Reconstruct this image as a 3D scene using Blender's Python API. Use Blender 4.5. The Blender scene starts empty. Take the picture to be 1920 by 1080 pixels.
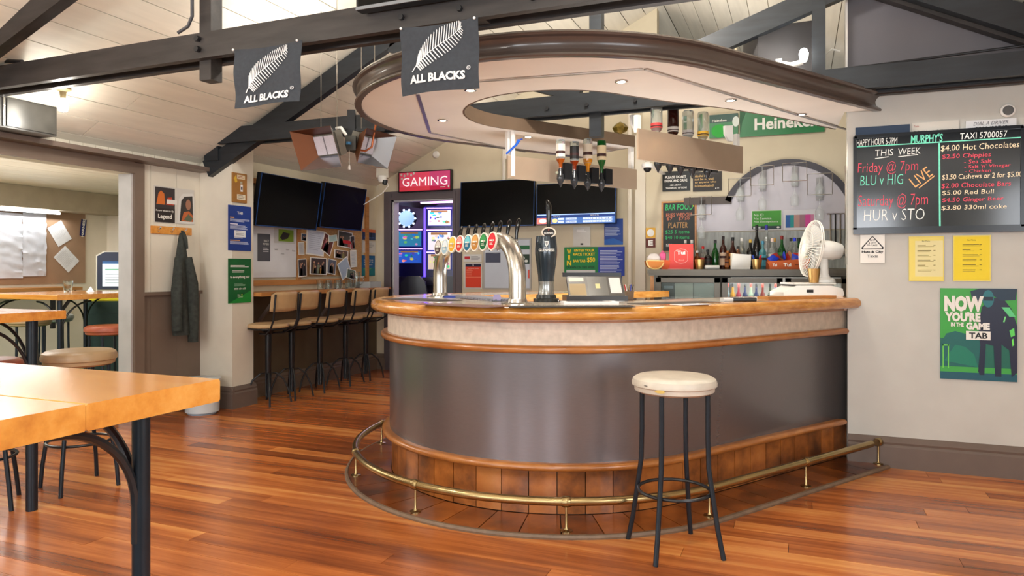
import bpy, bmesh, math, random
from mathutils import Vector, Matrix
R = math.radians
rnd = random.Random(7)
# ---------------------------------------------------------------- camera, world, lights
F, HC, V0 = 1330.0, 1.27, 505.0
TH = R(22); CS, SN = math.cos(TH), math.sin(TH)
scene = bpy.context.scene
COL = scene.collection
cd = bpy.data.cameras.new('camera'); cam = bpy.data.objects.new('camera', cd); COL.objects.link(cam)
cd.sensor_width = 36; cd.lens = F/1920*36; cd.shift_y = -(540-V0)/1920; cd.clip_start = .02
cam.location = (0, 0, HC); cam.rotation_euler = (R(90), 0, TH); scene.camera = cam
w = bpy.data.worlds.new('world'); scene.world = w; w.use_nodes = True
w.node_tree.nodes['Background'].inputs[0].default_value = (.80, .88, 1, 1)
w.node_tree.nodes['Background'].inputs[1].default_value = 1.0
vs = scene.view_settings
vs.view_transform = 'Standard'; vs.look = 'None'; vs.gamma = 1; vs.use_curve_mapping = False; vs.exposure = .06
def area(name, loc, rot, sx, sy, power, col):
    l = bpy.data.lights.new(name, 'AREA'); l.shape = 'RECTANGLE'; l.size = sx; l.size_y = sy; l.energy = power; l.color = col
    o = bpy.data.objects.new(name, l); o.location = loc; o.rotation_euler = rot; COL.objects.link(o); return o
def point(name, loc, power, col, r=.04):
    l = bpy.data.lights.new(name, 'POINT'); l.energy = power; l.color = col; l.shadow_soft_size = r
    o = bpy.data.objects.new(name, l); o.location = loc; COL.objects.link(o); return o
DAY = (.93, .96, 1); WARM = (1, .95, .87)
# daylight-coloured fill added in unseen window openings, behind the camera and at right
for wx in (-3.7, -1.4, .9):
    area('window_fill', (wx, -3.88, 1.65), (R(90), 0, 0), 1.3, 1.5, 70, DAY)
area('window_fill', (2.36, .6, 1.6), (0, R(90), 0), 1.3, 2.2, 60, DAY)
# unseen point fill added overhead around the camera; ridge lamp over the bar
for p in ((-3.4, 1.2, 2.25), (-.2, .9, 2.7), (-2.0, -1.6, 2.7)):
    point('overhead_fill', p, 62, WARM, .09)
point('ridge_lamp_light', (-.95, 3.95, 3.35), 115, WARM, .10)
area('bar_well_fill', (-1.0, 5.2, .95), (R(180), 0, R(-32)), .8, 1.8, 26, (1, .97, .92))  # unseen upward fill added to brighten the canopy underside
# upward fill without fittings, washing the roof above the trusses
for (bx, by, bz, pw) in ((-1.36, 1.9, 2.75, 14), (-3.2, 4.1, 2.62, 10), (-1.3, 6.3, 2.75, 16), (-3.3, 6.7, 2.55, 12)):
    area('uplight', (bx, by, bz), (R(180), 0, 0), .7, .25, pw, WARM)

# ---------------------------------------------------------------- projection helpers (metres from a pixel and a real plane)
def ray(u):
    c = (u-960)/F
    return CS*c-SN, SN*c+CS
def atd(u, v, d):
    da, db = ray(u); return Vector((da*d, db*d, HC-(v-V0)*d/F))
def onb(u, v, b): return atd(u, v, b/ray(u)[1])
def ona(u, v, a): return atd(u, v, a/ray(u)[0])
def onz(u, v, z): return atd(u, v, (HC-z)*F/(v-V0))

# ---------------------------------------------------------------- materials
MATS = {}
def lin(c):
    return tuple(((x/255)/12.92 if x/255 <= .04045 else ((x/255+.055)/1.055)**2.4) for x in c)+(1,)
def nd(nt, t, **k):
    n = nt.nodes.new(t)
    for a, b in k.items(): setattr(n, a, b)
    return n
def mat(name, col, rough=.6, metal=0, var=.06, scale=6, bump=0, emit=0, trans=0, ior=1.45, coat=0, stretch=None, alpha=1, rand=0, spec=None):
    if name in MATS: return MATS[name]
    m = bpy.data.materials.new(name); m.use_nodes = True; nt = m.node_tree; L = nt.links
    b = nt.nodes['Principled BSDF']
    b.inputs['Roughness'].default_value = rough; b.inputs['Metallic'].default_value = metal
    b.inputs['Transmission Weight'].default_value = trans; b.inputs['IOR'].default_value = ior
    b.inputs['Coat Weight'].default_value = coat; b.inputs['Coat Roughness'].default_value = .12; b.inputs['Alpha'].default_value = alpha
    if spec is not None: b.inputs['Specular IOR Level'].default_value = spec
    c = lin(col); b.inputs['Base Color'].default_value = c
    if var or bump:
        g = nd(nt, 'ShaderNodeNewGeometry'); mp = nd(nt, 'ShaderNodeMapping'); L.new(g.outputs['Position'], mp.inputs[0])
        if stretch: mp.inputs['Scale'].default_value = stretch
        n = nd(nt, 'ShaderNodeTexNoise'); n.inputs['Scale'].default_value = scale; n.inputs['Detail'].default_value = 5
        L.new(mp.outputs[0], n.inputs['Vector'])
        if var:
            r = nd(nt, 'ShaderNodeMapRange'); L.new(n.outputs[0], r.inputs[0])
            r.inputs[1].default_value = .25; r.inputs[2].default_value = .75
            r.inputs[3].default_value = 1-var*1.6; r.inputs[4].default_value = 1+var*1.6
            h = nd(nt, 'ShaderNodeHueSaturation'); h.inputs['Color'].default_value = c; src = r.outputs[0]
            if rand:
                oi = nd(nt, 'ShaderNodeObjectInfo'); r2 = nd(nt, 'ShaderNodeMapRange'); L.new(oi.outputs['Random'], r2.inputs[0])
                r2.inputs[3].default_value = 1-rand; r2.inputs[4].default_value = 1+rand
                mu = nd(nt, 'ShaderNodeMath', operation='MULTIPLY'); L.new(src, mu.inputs[0]); L.new(r2.outputs[0], mu.inputs[1]); src = mu.outputs[0]
            L.new(src, h.inputs['Value']); L.new(h.outputs[0], b.inputs['Base Color'])
        if bump:
            bp = nd(nt, 'ShaderNodeBump'); bp.inputs['Strength'].default_value = bump; bp.inputs['Distance'].default_value = .004
            L.new(n.outputs[0], bp.inputs['Height']); L.new(bp.outputs[0], b.inputs['Normal'])
    if emit:
        b.inputs['Emission Color'].default_value = c; b.inputs['Emission Strength'].default_value = emit
    MATS[name] = m; return m
def wood(name, stops, rough=.35, stretch=(1, 14, 14), scale=2.2, rand=0, coat=0, bump=.05, randhue=False):
    if name in MATS: return MATS[name]
    m = bpy.data.materials.new(name); m.use_nodes = True; nt = m.node_tree; L = nt.links
    b = nt.nodes['Principled BSDF']; b.inputs['Roughness'].default_value = rough
    b.inputs['Coat Weight'].default_value = coat; b.inputs['Coat Roughness'].default_value = .13
    g = nd(nt, 'ShaderNodeNewGeometry'); mp = nd(nt, 'ShaderNodeMapping'); L.new(g.outputs['Position'], mp.inputs[0])
    mp.inputs['Scale'].default_value = stretch
    n = nd(nt, 'ShaderNodeTexNoise'); n.inputs['Scale'].default_value = scale; n.inputs['Detail'].default_value = 7; n.inputs['Roughness'].default_value = .6
    L.new(mp.outputs[0], n.inputs['Vector'])
    n2 = nd(nt, 'ShaderNodeTexNoise'); n2.inputs['Scale'].default_value = 1.1; n2.inputs['Detail'].default_value = 3
    L.new(g.outputs['Position'], n2.inputs['Vector'])
    mx = nd(nt, 'ShaderNodeMath', operation='MULTIPLY_ADD'); L.new(n.outputs[0], mx.inputs[0]); mx.inputs[1].default_value = .65
    m3 = nd(nt, 'ShaderNodeMath', operation='MULTIPLY'); L.new(n2.outputs[0], m3.inputs[0]); m3.inputs[1].default_value = .35; L.new(m3.outputs[0], mx.inputs[2])
    src = mx.outputs[0]
    if rand:
        oi = nd(nt, 'ShaderNodeObjectInfo'); r2 = nd(nt, 'ShaderNodeMapRange'); L.new(oi.outputs['Random'], r2.inputs[0])
        r2.inputs[3].default_value = -rand; r2.inputs[4].default_value = rand
        ad = nd(nt, 'ShaderNodeMath', operation='ADD'); L.new(src, ad.inputs[0]); L.new(r2.outputs[0], ad.inputs[1]); src = ad.outputs[0]
    cr = nd(nt, 'ShaderNodeValToRGB'); L.new(src, cr.inputs[0]); e = cr.color_ramp.elements
    e[0].position = stops[0][0]; e[0].color = lin(stops[0][1]); e[1].position = stops[-1][0]; e[1].color = lin(stops[-1][1])
    for p, c in stops[1:-1]:
        x = e.new(p); x.color = lin(c)
    L.new(cr.outputs[0], b.inputs['Base Color'])
    bp = nd(nt, 'ShaderNodeBump'); bp.inputs['Strength'].default_value = bump; bp.inputs['Distance'].default_value = .002
    L.new(n.outputs[0], bp.inputs['Height']); L.new(bp.outputs[0], b.inputs['Normal'])
    MATS[name] = m; return m
def C(r, g, b, rough=.55, **k):     # plain printed / painted colour
    k.setdefault('var', .02)
    return mat('paint_%d_%d_%d_%s' % (r, g, b, str(rough)+str(sorted(k.items()))), (r, g, b), rough, **k)

M_floor = wood('floor_wood', [(.26, (104, 50, 22)), (.42, (150, 80, 36)), (.56, (186, 108, 52)), (.74, (218, 152, 84))], .27, (.5, 11, 11), 1.8, rand=.13, coat=.25, bump=.01)
M_sub = C(45, 24, 14)
M_ceil = mat('cream_ceiling_board', (220, 214, 200), .55, var=.05, scale=3, stretch=(6, .6, 3), bump=.1, rand=.035)
M_ceilgap = C(96, 84, 68)
M_wall = mat('cream_wall', (212, 205, 190), .75, var=.03, scale=5, bump=.12)
M_wallr = mat('grey_cream_wall', (194, 193, 187), .75, var=.03, scale=5, bump=.12)
M_wallb = mat('beige_wall', (205, 194, 170), .75, var=.03, scale=5, bump=.12)
M_annex = mat('annex_wall', (232, 222, 206), .7, var=.03, scale=4)
M_brown = mat('brown_paint', (112, 96, 84), .5, var=.05, scale=5, bump=.05)
M_trim = mat('trim_brown', (104, 90, 82), .4, var=.05, scale=8)
M_gable = mat('grey_gable', (86, 84, 90), .6, var=.04, scale=3, bump=.1)
M_beam = mat('black_beam', (46, 42, 41), .42, var=.25, scale=4, stretch=(1, 6, 6), bump=.25)
M_beam2 = mat('blue_black_beam', (34, 38, 43), .42, var=.2, scale=5, stretch=(1, 6, 6), bump=.2)
M_fascia = mat('fascia_brown', (84, 71, 64), .3, var=.08, scale=5, coat=.4)
M_soffit = mat('soffit_cream', (232, 226, 218), .4, var=.03, scale=3)
M_steel = mat('brushed_steel', (190, 186, 178), .24, metal=1, var=.04, scale=3)
M_chrome = mat('chrome', (225, 225, 225), .12, metal=1, var=0)
M_alu = mat('aluminium_strip', (190, 185, 180), .3, metal=.9, var=.03)
M_brass = mat('brass', (170, 148, 104), .27, metal=1, var=.12, scale=9)
M_lip = wood('counter_wood', [(.25, (146, 86, 32)), (.45, (188, 124, 52)), (.6, (210, 152, 76)), (.78, (230, 184, 112))], .22, (5, 5, 20), 2.0, coat=.7)
M_trimwood = wood('trim_wood', [(.25, (116, 66, 28)), (.5, (160, 98, 44)), (.75, (196, 132, 70))], .28, (4, 4, 20), 2.0, coat=.5)
M_table = wood('table_wood', [(.25, (168, 92, 26)), (.5, (206, 136, 52)), (.75, (226, 166, 84))], .2, (1.2, 12, 12), 2.0, coat=.6)
M_shelfwood = wood('shelf_wood', [(.25, (150, 96, 46)), (.5, (186, 128, 70)), (.8, (206, 152, 94))], .4, (8, 1, 12), 2.0)
M_panel = mat('bar_panel', (122, 117, 119), .26, metal=.7, var=.035, scale=30, stretch=(1, 1, 9))
M_cream = mat('bar_band', (204, 190, 174), .5, var=.10, scale=26)
M_tile = wood('tile_glaze', [(.32, (70, 36, 16)), (.45, (124, 70, 28)), (.58, (166, 98, 42)), (.8, (184, 124, 66))], .3, (2.6, 2.6, 2.6), 2.8, rand=.09, coat=.35, bump=.12)
M_tilef = wood('floor_tile_glaze', [(.34, (58, 28, 12)), (.5, (118, 60, 20)), (.7, (164, 92, 36))], .28, (2, 2, 2), 2.6, rand=.08, coat=.4, bump=.12)
M_grout = C(58, 44, 36)
M_edge = mat('platform_edge', (112, 92, 74), .5, var=.15, scale=20)
M_black = mat('black_metal', (26, 27, 30), .33, var=.1, scale=20)
M_bluemetal = mat('blue_black_metal', (30, 38, 46), .3, var=.1, scale=20, metal=.3)
M_screen = mat('screen_black', (2, 2, 3), .25, var=0, spec=.2)
M_bezel = C(18, 19, 22, .3)
M_white = C(232, 230, 224, .5); M_paper = mat('paper', (226, 228, 234), .8, var=.04, scale=14)
M_thin = mat('thin_glass', (232, 240, 240), .04, alpha=.16, var=0, coat=1)
M_glass = mat('clear_glass', (240, 246, 245), .03, trans=1, var=0)
M_seatcream = mat('cream_vinyl', (196, 188, 174), .38, var=.07, scale=14)
M_seatred = mat('red_vinyl', (166, 84, 58), .34, var=.08, scale=12)
M_seattan = mat('tan_vinyl', (168, 140, 104), .34, var=.07, scale=12)
M_seatgrey = mat('grey_vinyl', (150, 156, 154), .4)
M_pad = mat('beige_pad', (190, 158, 116), .45, var=.06, scale=10)
M_cork = mat('cork', (184, 142, 94), .85, var=.14, scale=80)
M_plastic = C(236, 234, 230, .35)

# ---------------------------------------------------------------- mesh builder
class MB:
    def __init__(s): s.v = []; s.f = []; s.m = []; s.mats = []
    def mi(s, m):
        if m not in s.mats: s.mats.append(m)
        return s.mats.index(m)
    def add(s, vs, fs, m=None):
        o = len(s.v); s.v += [tuple(x) for x in vs]; k = s.mi(m) if m else 0
        for f in fs: s.f.append(tuple(i+o for i in f)); s.m.append(k)
        return s
    def box(s, x0, x1, y0, y1, z0, z1, m=None):
        return s.add([(x, y, z) for z in (z0, z1) for y in (y0, y1) for x in (x0, x1)],
                     [(0, 2, 3, 1), (4, 5, 7, 6), (0, 1, 5, 4), (2, 6, 7, 3), (0, 4, 6, 2), (1, 3, 7, 5)], m)
    def bbox(s, x0, x1, y0, y1, z0, z1, bv, m=None):     # box with chamfered vertical section (prism along x)
        p = [(y0+bv, z0), (y1-bv, z0), (y1, z0+bv), (y1, z1-bv), (y1-bv, z1), (y0+bv, z1), (y0, z1-bv), (y0, z0+bv)]
        n = 8; vs = [(x0, a, b) for a, b in p]+[(x1, a, b) for a, b in p]
        return s.add(vs, [tuple(range(n))[::-1], tuple(range(n, 2*n))]+[(i, (i+1) % n, n+(i+1) % n, n+i) for i in range(n)], m)
    def beam(s, p, q, w, h, m=None, up=(0, 0, 1)):
        p, q = Vector(p), Vector(q); d = (q-p).normalized(); x = d.cross(Vector(up)).normalized(); z = x.cross(d)
        vs = [e+x*sx*w/2+z*sz*h/2 for e in (p, q) for sz in (-1, 1) for sx in (-1, 1)]
        return s.add(vs, [(0, 2, 3, 1), (4, 5, 7, 6), (0, 1, 5, 4), (2, 6, 7, 3), (0, 4, 6, 2), (1, 3, 7, 5)], m)
    def tube(s, pts, r, m=None, n=10, closed=False, cap=True):
        pts = [Vector(p) for p in pts]; N = len(pts); rs = r if isinstance(r, (list, tuple)) else [r]*N
        prev = None; vs = []
        for i, p in enumerate(pts):
            if closed: d = pts[(i+1) % N]-pts[i-1]
            else: d = pts[min(i+1, N-1)]-pts[max(i-1, 0)]
            d.normalize()
            if prev is None:
                a = Vector((0, 0, 1)) if abs(d.z) < .9 else Vector((1, 0, 0)); x = d.cross(a).normalized()
            else: x = (prev-d*prev.dot(d)).normalized()
            prev = x; y = d.cross(x)
            for k in range(n):
                t = 2*math.pi*k/n; vs.append(p+(x*math.cos(t)+y*math.sin(t))*rs[i])
        fs = [(i*n+k, i*n+(k+1) % n, ((i+1) % N)*n+(k+1) % n, ((i+1) % N)*n+k) for i in range(N if closed else N-1) for k in range(n)]
        if cap and not closed: fs += [tuple(range(n))[::-1], tuple(range((N-1)*n, N*n))]
        return s.add(vs, fs, m)
    def lathe(s, prof, m=None, n=20, c=(0, 0, 0), sx=1, sy=1):
        N = len(prof); vs = []
        for r, z in prof:
            for k in range(n):
                t = 2*math.pi*k/n; vs.append((c[0]+r*math.cos(t)*sx, c[1]+r*math.sin(t)*sy, c[2]+z))
        fs = [(i*n+k, i*n+(k+1) % n, (i+1)*n+(k+1) % n, (i+1)*n+k) for i in range(N-1) for k in range(n)]
        if prof[0][0] > 1e-5: fs.append(tuple(range(n))[::-1])
        if prof[-1][0] > 1e-5: fs.append(tuple(range((N-1)*n, N*n)))
        return s.add(vs, fs, m)
    def prism(s, poly, z0, z1, m=None):
        n = len(poly)
        return s.add([(x, y, z0) for x, y in poly]+[(x, y, z1) for x, y in poly],
                     [tuple(range(n))[::-1], tuple(range(n, 2*n))]+[(i, (i+1) % n, n+(i+1) % n, n+i) for i in range(n)], m)
    def vprism(s, poly, y0, y1, m=None):                 # polygon in x,z extruded along y
        n = len(poly)
        return s.add([(x, y0, z) for x, z in poly]+[(x, y1, z) for x, z in poly],
                     [tuple(range(n)), tuple(range(n, 2*n))[::-1]]+[(i, n+i, n+(i+1) % n, (i+1) % n) for i in range(n)], m)
    def xform(s, M):
        s.v = [tuple(M @ Vector(v)) for v in s.v]; return s
    def mesh(s, name, m=None, smooth=True, ang=35):
        me = bpy.data.meshes.new(name); me.from_pydata(s.v, [], s.f)
        for x in (s.mats or [m]): me.materials.append(x)
        if s.mats: me.polygons.foreach_set('material_index', s.m)
        bm = bmesh.new(); bm.from_mesh(me); bmesh.ops.remove_doubles(bm, verts=bm.verts, dist=1e-6)
        bmesh.ops.recalc_face_normals(bm, faces=[f for f in bm.faces]) if getattr(s, 'recalc', True) else None
        bm.to_mesh(me); bm.free()
        if smooth:
            me.polygons.foreach_set('use_smooth', [True]*len(me.polygons)); me.set_sharp_from_angle(angle=R(ang))
        me.update(); return me
    def build(s, name, m=None, parent=None, smooth=True, ang=35, loc=None, rot=None):
        o = bpy.data.objects.new(name, s.mesh(name, m, smooth, ang)); COL.objects.link(o)
        if parent: o.parent = parent
        if loc is not None: o.location = loc
        if rot is not None: o.rotation_euler = (0, 0, rot) if not isinstance(rot, tuple) else rot
        return o
def tag(o, label, cat, group=None):
    o['label'] = label; o['category'] = cat
    if group: o['group'] = group
    return o
def thing(name, label, cat, loc=(0, 0, 0), rot=0, group=None):
    o = bpy.data.objects.new(name, None); COL.objects.link(o); o.empty_display_size = .1
    o.location = loc; o.rotation_euler = (0, 0, rot) if isinstance(rot, (int, float)) else rot
    return tag(o, label, cat, group)
def struct(o): o['kind'] = 'structure'; return o
def stuff(o): o['kind'] = 'stuff'; return o
def clone(o, parent=None):
    c = o.copy(); COL.objects.link(c)
    if parent: c.parent = parent
    for ch in list(o.children): clone(ch, c)
    return c
def copy_thing(o, loc, rot, label, group=None):
    c = clone(o); c.location = loc; c.rotation_euler = rot if isinstance(rot, tuple) else (0, 0, rot); c['label'] = label
    if group: c['group'] = group
    return c

# ---------------------------------------------------------------- lettering: glyph outlines fitted into a box
TC = {}
def glyphs(body, bold=0, shear=0):
    k = (body, bold, shear)
    if k in TC: return TC[k]
    cu = bpy.data.curves.new('t', 'FONT'); cu.body = body; cu.size = 1; cu.offset = bold; cu.shear = shear; cu.resolution_u = 2
    ob = bpy.data.objects.new('t', cu); COL.objects.link(ob)
    dg = bpy.context.evaluated_depsgraph_get(); me = bpy.data.meshes.new_from_object(ob.evaluated_get(dg))
    vs = [(v.co.x, v.co.y) for v in me.vertices]; fs = [tuple(p.vertices) for p in me.polygons]
    bpy.data.objects.remove(ob); bpy.data.curves.remove(cu); bpy.data.meshes.remove(me)
    TC[k] = (vs, fs); return TC[k]
class Sheet(MB):
    """flat print on a board: local x right, z up, front towards -y; fractions from the top left corner"""
    recalc = False
    def __init__(s, w, h, m, t=.004):
        super().__init__(); s.w, s.h = w, h; s.k = 0; s.box(-w/2, w/2, 0, t, -h/2, h/2, m); s.front = 0; s.fn = None
    def P(s, x, y, lay): return ((x-.5)*s.w, -.0008*lay, (.5-y)*s.h)
    def rect(s, x0, y0, x1, y1, m, lay=1): return s.poly([(x0, y1), (x1, y1), (x1, y0), (x0, y0)], m, lay)
    def poly(s, pts, m, lay=1):
        return s.add([s.P(x, y, lay) for x, y in pts], [tuple(range(len(pts)))], m)
    def oval(s, x, y, rx, ry, m, lay=1, n=18): return s.poly([(x+rx*math.cos(-t*2*math.pi/n), y+ry*math.sin(-t*2*math.pi/n)) for t in range(n)], m, lay)
    def text(s, body, x0, y0, x1, y1, m, lay=2, bold=.0, shear=0, rot=0):
        vs, fs = glyphs(body, bold, shear)
        if not vs: return s
        ax = min(v[0] for v in vs); bx = max(v[0] for v in vs); ay = min(v[1] for v in vs); by = max(v[1] for v in vs)
        kx = (x1-x0)*s.w/max(bx-ax, 1e-6); ky = (y1-y0)*s.h/max(by-ay, 1e-6)
        cx, cz = ((x0+x1)/2-.5)*s.w, (.5-(y0+y1)/2)*s.h; c, d = math.cos(rot), math.sin(rot); out = []
        for x, y in vs:
            X = (x-(ax+bx)/2)*kx; Z = (y-(ay+by)/2)*ky; out.append((cx+X*c-Z*d, -.0008*lay, cz+X*d+Z*c))
        return s.add(out, fs, m)
    def lines(s, x0, y0, x1, y1, n, m, lay=1, th=.45, seed=1):
        r = random.Random(seed)
        for i in range(n):
            y = y0+(y1-y0)*i/n; s.rect(x0, y, x0+(x1-x0)*r.uniform(.7, 1), y+(y1-y0)/n*th, m, lay)
        return s
def wall_at(plane, u0, v0, u1, v1, off=.006):
    ax, val = plane; um = (u0+u1)/2
    if ax == 'b':
        f = lambda u, v: onb(u, v, val-off); l, r = f(u0, v0), f(u1, v0); wd = abs(r.x-l.x); rot = 0
    else:
        f = lambda u, v: ona(u, v, val+off); l, r = f(u0, v0), f(u1, v0); wd = abs(r.y-l.y); rot = R(90)
    mid = Vector(((l.x+r.x)/2, (l.y+r.y)/2, 0)); t = (f(um, v0).z+f(um, v1).z)/2; mid.z = t
    return mid, wd, abs(f(um, v0).z-f(um, v1).z), rot
def sheet(plane, u0, v0, u1, v1, m, off=.006, t=.004):
    mid, wd, h, rot = wall_at(plane, u0, v0, u1, v1, off+t); s = Sheet(wd, h, m, t); s.at = (mid, rot); return s
def hang(s, name, label, cat, group=None, tilt=0):
    o = s.build(name, None, smooth=False); o.location = s.at[0]; o.rotation_euler = (0, tilt, s.at[1]); return tag(o, label, cat, group)
# ================================================================ SETTING
AL, AR, BB, BJ, BR_, ZE, ZR, AM = -5.16, 2.44, 7.75, 7.0, 5.136, 2.25, 4.15, -1.36
AS = -5.0                                    # face of the wall behind the chairs
roof = lambda a: ZR-.5*abs(a-AM)
def lp(mb, p):
    return mb.xform((Matrix.Translation(p.location) @ p.rotation_euler.to_matrix().to_4x4()).inverted())
def wb(mb, name, m, parent, **k): return lp(mb, parent).build(name, m, parent, **k)
# floor of single boards running left to right
fl = struct(MB().box(AL-.14, AR, -4, BB+.1, -.06, -.014).build('floor', M_sub))
unit = MB().box(0, 1, 0, 1, 0, 1).mesh('floor_plank', M_floor, smooth=False)
def planks(parent, me, name, rows, lmin, lmax, place, gap):
    for (r0, r1) in rows:
        p0, p1 = parent_range[0], parent_range[1]; x = p0-rnd.uniform(0, lmin)
        while x < p1:
            L = rnd.uniform(lmin, lmax); a, b = max(x, p0), min(x+L, p1); x += L
            if b-a < .05: continue
            o = bpy.data.objects.new(name, me); COL.objects.link(o); o.parent = parent; place(o, a, b, r0+gap, r1-gap)
def fplace(o, a, b, r0, r1):
    o.location = (a+.001, r0, -.014+rnd.uniform(0, .0006)); o.scale = (b-a-.002, r1-r0, .014)
parent_range = (AL, AR)
WPL = .112
planks(fl, unit, 'floor_plank', [(.05+i*WPL, .05+(i+1)*WPL) for i in range(int((BB-.05)/WPL)+1)], 2.4, 4.4, fplace, .0009)
struct(MB().box(-9, AL-.14, -3, 7.2, -.05, -.004).build('floor_annex', mat('green_carpet', (66, 104, 38), .95, var=.2, scale=60, bump=.4)))
# roof: boards running along the ridge
ce = MB()
for s in (-1, 1):
    e = AL-.2 if s < 0 else AR+.2; BE = 9.8
    ce.add([(AM, -4, ZR+.05), (e, -4, roof(e)+.05), (e, BE, roof(e)+.05), (AM, BE, ZR+.05)], [(0, 1, 2, 3)])
ce = struct(ce.build('ceiling', M_ceilgap, smooth=False))
uc = MB().box(0, 1, 0, 1, 0, 1).mesh('ceiling_board', M_ceil, smooth=False)
sl = math.atan(.5); Ls = (AM-AL+.1)/math.cos(sl)
for s in (-1, 1):
    n = 21; wd = Ls/n
    for i in range(n):
        x = -4-rnd.uniform(0, 2)
        BE = BB+.05 if s < 0 and i > 5 else 9.75
        while x < BE:
            L = rnd.uniform(2.6, 4.2); a, b = max(x, -4), min(x+L, BE); x += L
            if b-a < .1: continue
            o = bpy.data.objects.new('ceiling_board', uc); COL.objects.link(o); o.parent = ce
            q = i*wd; hx = AM+s*q*math.cos(sl); hz = ZR-q*math.sin(sl)
            o.scale = (wd-.007, b-a-.004, .02)
            if s > 0: o.location = (hx, a, hz); o.rotation_euler = (0, sl, 0)
            else:
                o.location = (hx-wd*math.cos(sl), a, hz-wd*math.sin(sl)); o.rotation_euler = (0, -sl, 0)
# left wall: header over the opening, coat wall of upright boards
wl = MB()
wl.box(AL-.14, AL, -4, 4.31, 2.07, 2.42, M_wall); wl.box(AL-.14, AL-.012, 4.31, 5.05, 0, 2.42, M_wall)
wl.box(AL-.14, AL, -4, 1.0, 0, 2.07, M_wall)
wl.box(AL-.14, AS, 5.3, BB+.1, 0, 2.5, M_wallb)
wl = struct(wl.build('wall_left', None, smooth=False))
for b0, b1 in ((4.40, 4.485), (4.485, 4.76), (4.76, 5.03)):
    MB().box(AL-.012, AL, b0+.002, b1-.002, 1.06, 2.17).build('wall_board', M_wall, wl)
    MB().box(AL-.012, AL, b0+.001, b1-.001, 0, 1.05).build('dado_board', M_brown, wl)
q = 3.2
while q < 5.0:
    MB().box(AL-.006, AL+.006, q+.002, q+.108, 2.2, 2.36).build('frieze_board', M_wall, wl); q += .11
MB().box(AL, AL+.03, 4.40, 5.03, 1.045, 1.075).build('dado_rail', M_brown, wl)
struct(MB().bbox(AL, AL+.025, 4.31, 4.405, 0, 2.16, .004).box(AL, AL+.025, 1.0, 4.31, 2.07, 2.19).build('trim_1', M_brown, smooth=False))
struct(MB().box(AL-.145, AL, 4.292, 4.31, 0, 2.07).build('trim_2', mat('grey_jamb', (176, 172, 170), .5)))
o = MB().box(AL, AL+.17, .8, 5.03, 2.165, 2.20).build('wall_ledge', M_trim); tag(o, 'long dark shelf ledge running above the wide opening on the left wall', 'ledge')
# pillar
pi = MB().box(AL-.1, -4.777, 5.03, 5.30, 0, 2.50, M_wall); pi = struct(pi.build('wall_pillar', None, smooth=False))
bbp = [(.026, 0), (.026, .135), (.018, .15), (.022, .165), (.010, .185), (0, .2)]
def skirt(name, a0, b0, a1, b1, out, m=M_trim, h=1.0):
    """baseboard from (a0,b0) to (a1,b1), moulded profile growing towards out"""
    mb = MB(); P = [(x, z*h) for x, z in bbp]+[(-.002, .2*h), (-.002, 0)]; n = len(P); vs = []
    for a, b in ((a0, b0), (a1, b1)):
        vs += [(a+out[0]*x, b+out[1]*x, z) for x, z in P]
    mb.add(vs, [tuple(range(n)), tuple(range(n, 2*n))]+[(i, (i+1) % n, n+(i+1) % n, n+i) for i in range(n)])
    return struct(mb.build(name, m, ang=20))
skirt('baseboard_pillar', -5.16, 5.03, -4.752, 5.03, (0, -1)); skirt('baseboard_pillar_side', -4.777, 5.005, -4.777, 5.325, (1, 0))
skirt('baseboard_left', AS, 5.3, AS, BB, (1, 0), M_brown)
skirt('baseboard_right', .30, BR_, AR, BR_, (0, -1), h=.98)
skirt('baseboard_back', -5, BB, -4.86, BB, (0, -1), M_brown)
# brown lower half behind the chairs
struct(MB().box(AS-.002, AS+.006, 5.3, BB, .19, 1.03).build('trim_3', mat('olive_brown', (92, 80, 62), .6, var=.08)))
# back wall with the gaming doorway, return and the wall behind the bar
d0, d1, dz = -4.76, -3.89, 2.14
wk = MB()
wk.box(-6.7, d0, BB, BB+.12, 0, 4.3, M_wallb).box(d0, d1, BB, BB+.12, dz, 4.3, M_wallb).box(d1, -1.43, BB, BB+.12, 0, 4.3, M_wallb)
struct(wk.build('wall_back', None, smooth=False))
struct(MB().box(-1.43, AR+.1, BJ, BJ+.12, 0, 2.95).build('wall_bar_back', M_wallb))
struct(MB().box(-1.43, -1.31, BJ+.12, BB+.12, 0, 2.95).box(-1.9, AR+.1, 9.75, 9.85, 0, 4.3).box(-1.9, -1.8, BB+.12, 9.75, 0, 4.3).build('wall_return', M_wallb))
# right wall with grey gable
struct(MB().box(.298, AR+.1, BR_, BR_+.12, 0, 2.42).build('wall_right', M_wallr))
struct(MB().box(.298, AR+.1, BR_-.005, BR_+.12, 2.42, 4.0).build('wall_gable', M_gable))
struct(MB().box(.285, .298, BR_-.008, BR_+.125, 2.42, 4.0).build('trim_4', M_plastic))
struct(MB().box(AR, AR+.12, -4, -.7, 0, 2.6).box(AR, AR+.12, 1.9, 9.8, 0, 2.6).box(AR, AR+.12, -.7, 1.9, 0, .85).box(AR, AR+.12, -.7, 1.9, 2.3, 2.6).build('wall_side', M_wall))
wr = MB().box(AL-.1, AR, -4.1, -4, 0, .85).box(AL-.1, AR, -4.1, -4, 2.45, 4.3)
xs = [AL-.1, -4.4, -3.0, -2.1, -.7, .2, 1.6, AR]
for i in range(0, 8, 2): wr.box(xs[i], xs[i+1], -4.1, -4, .85, 2.45)
struct(wr.build('wall_rear', M_wall))
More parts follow.
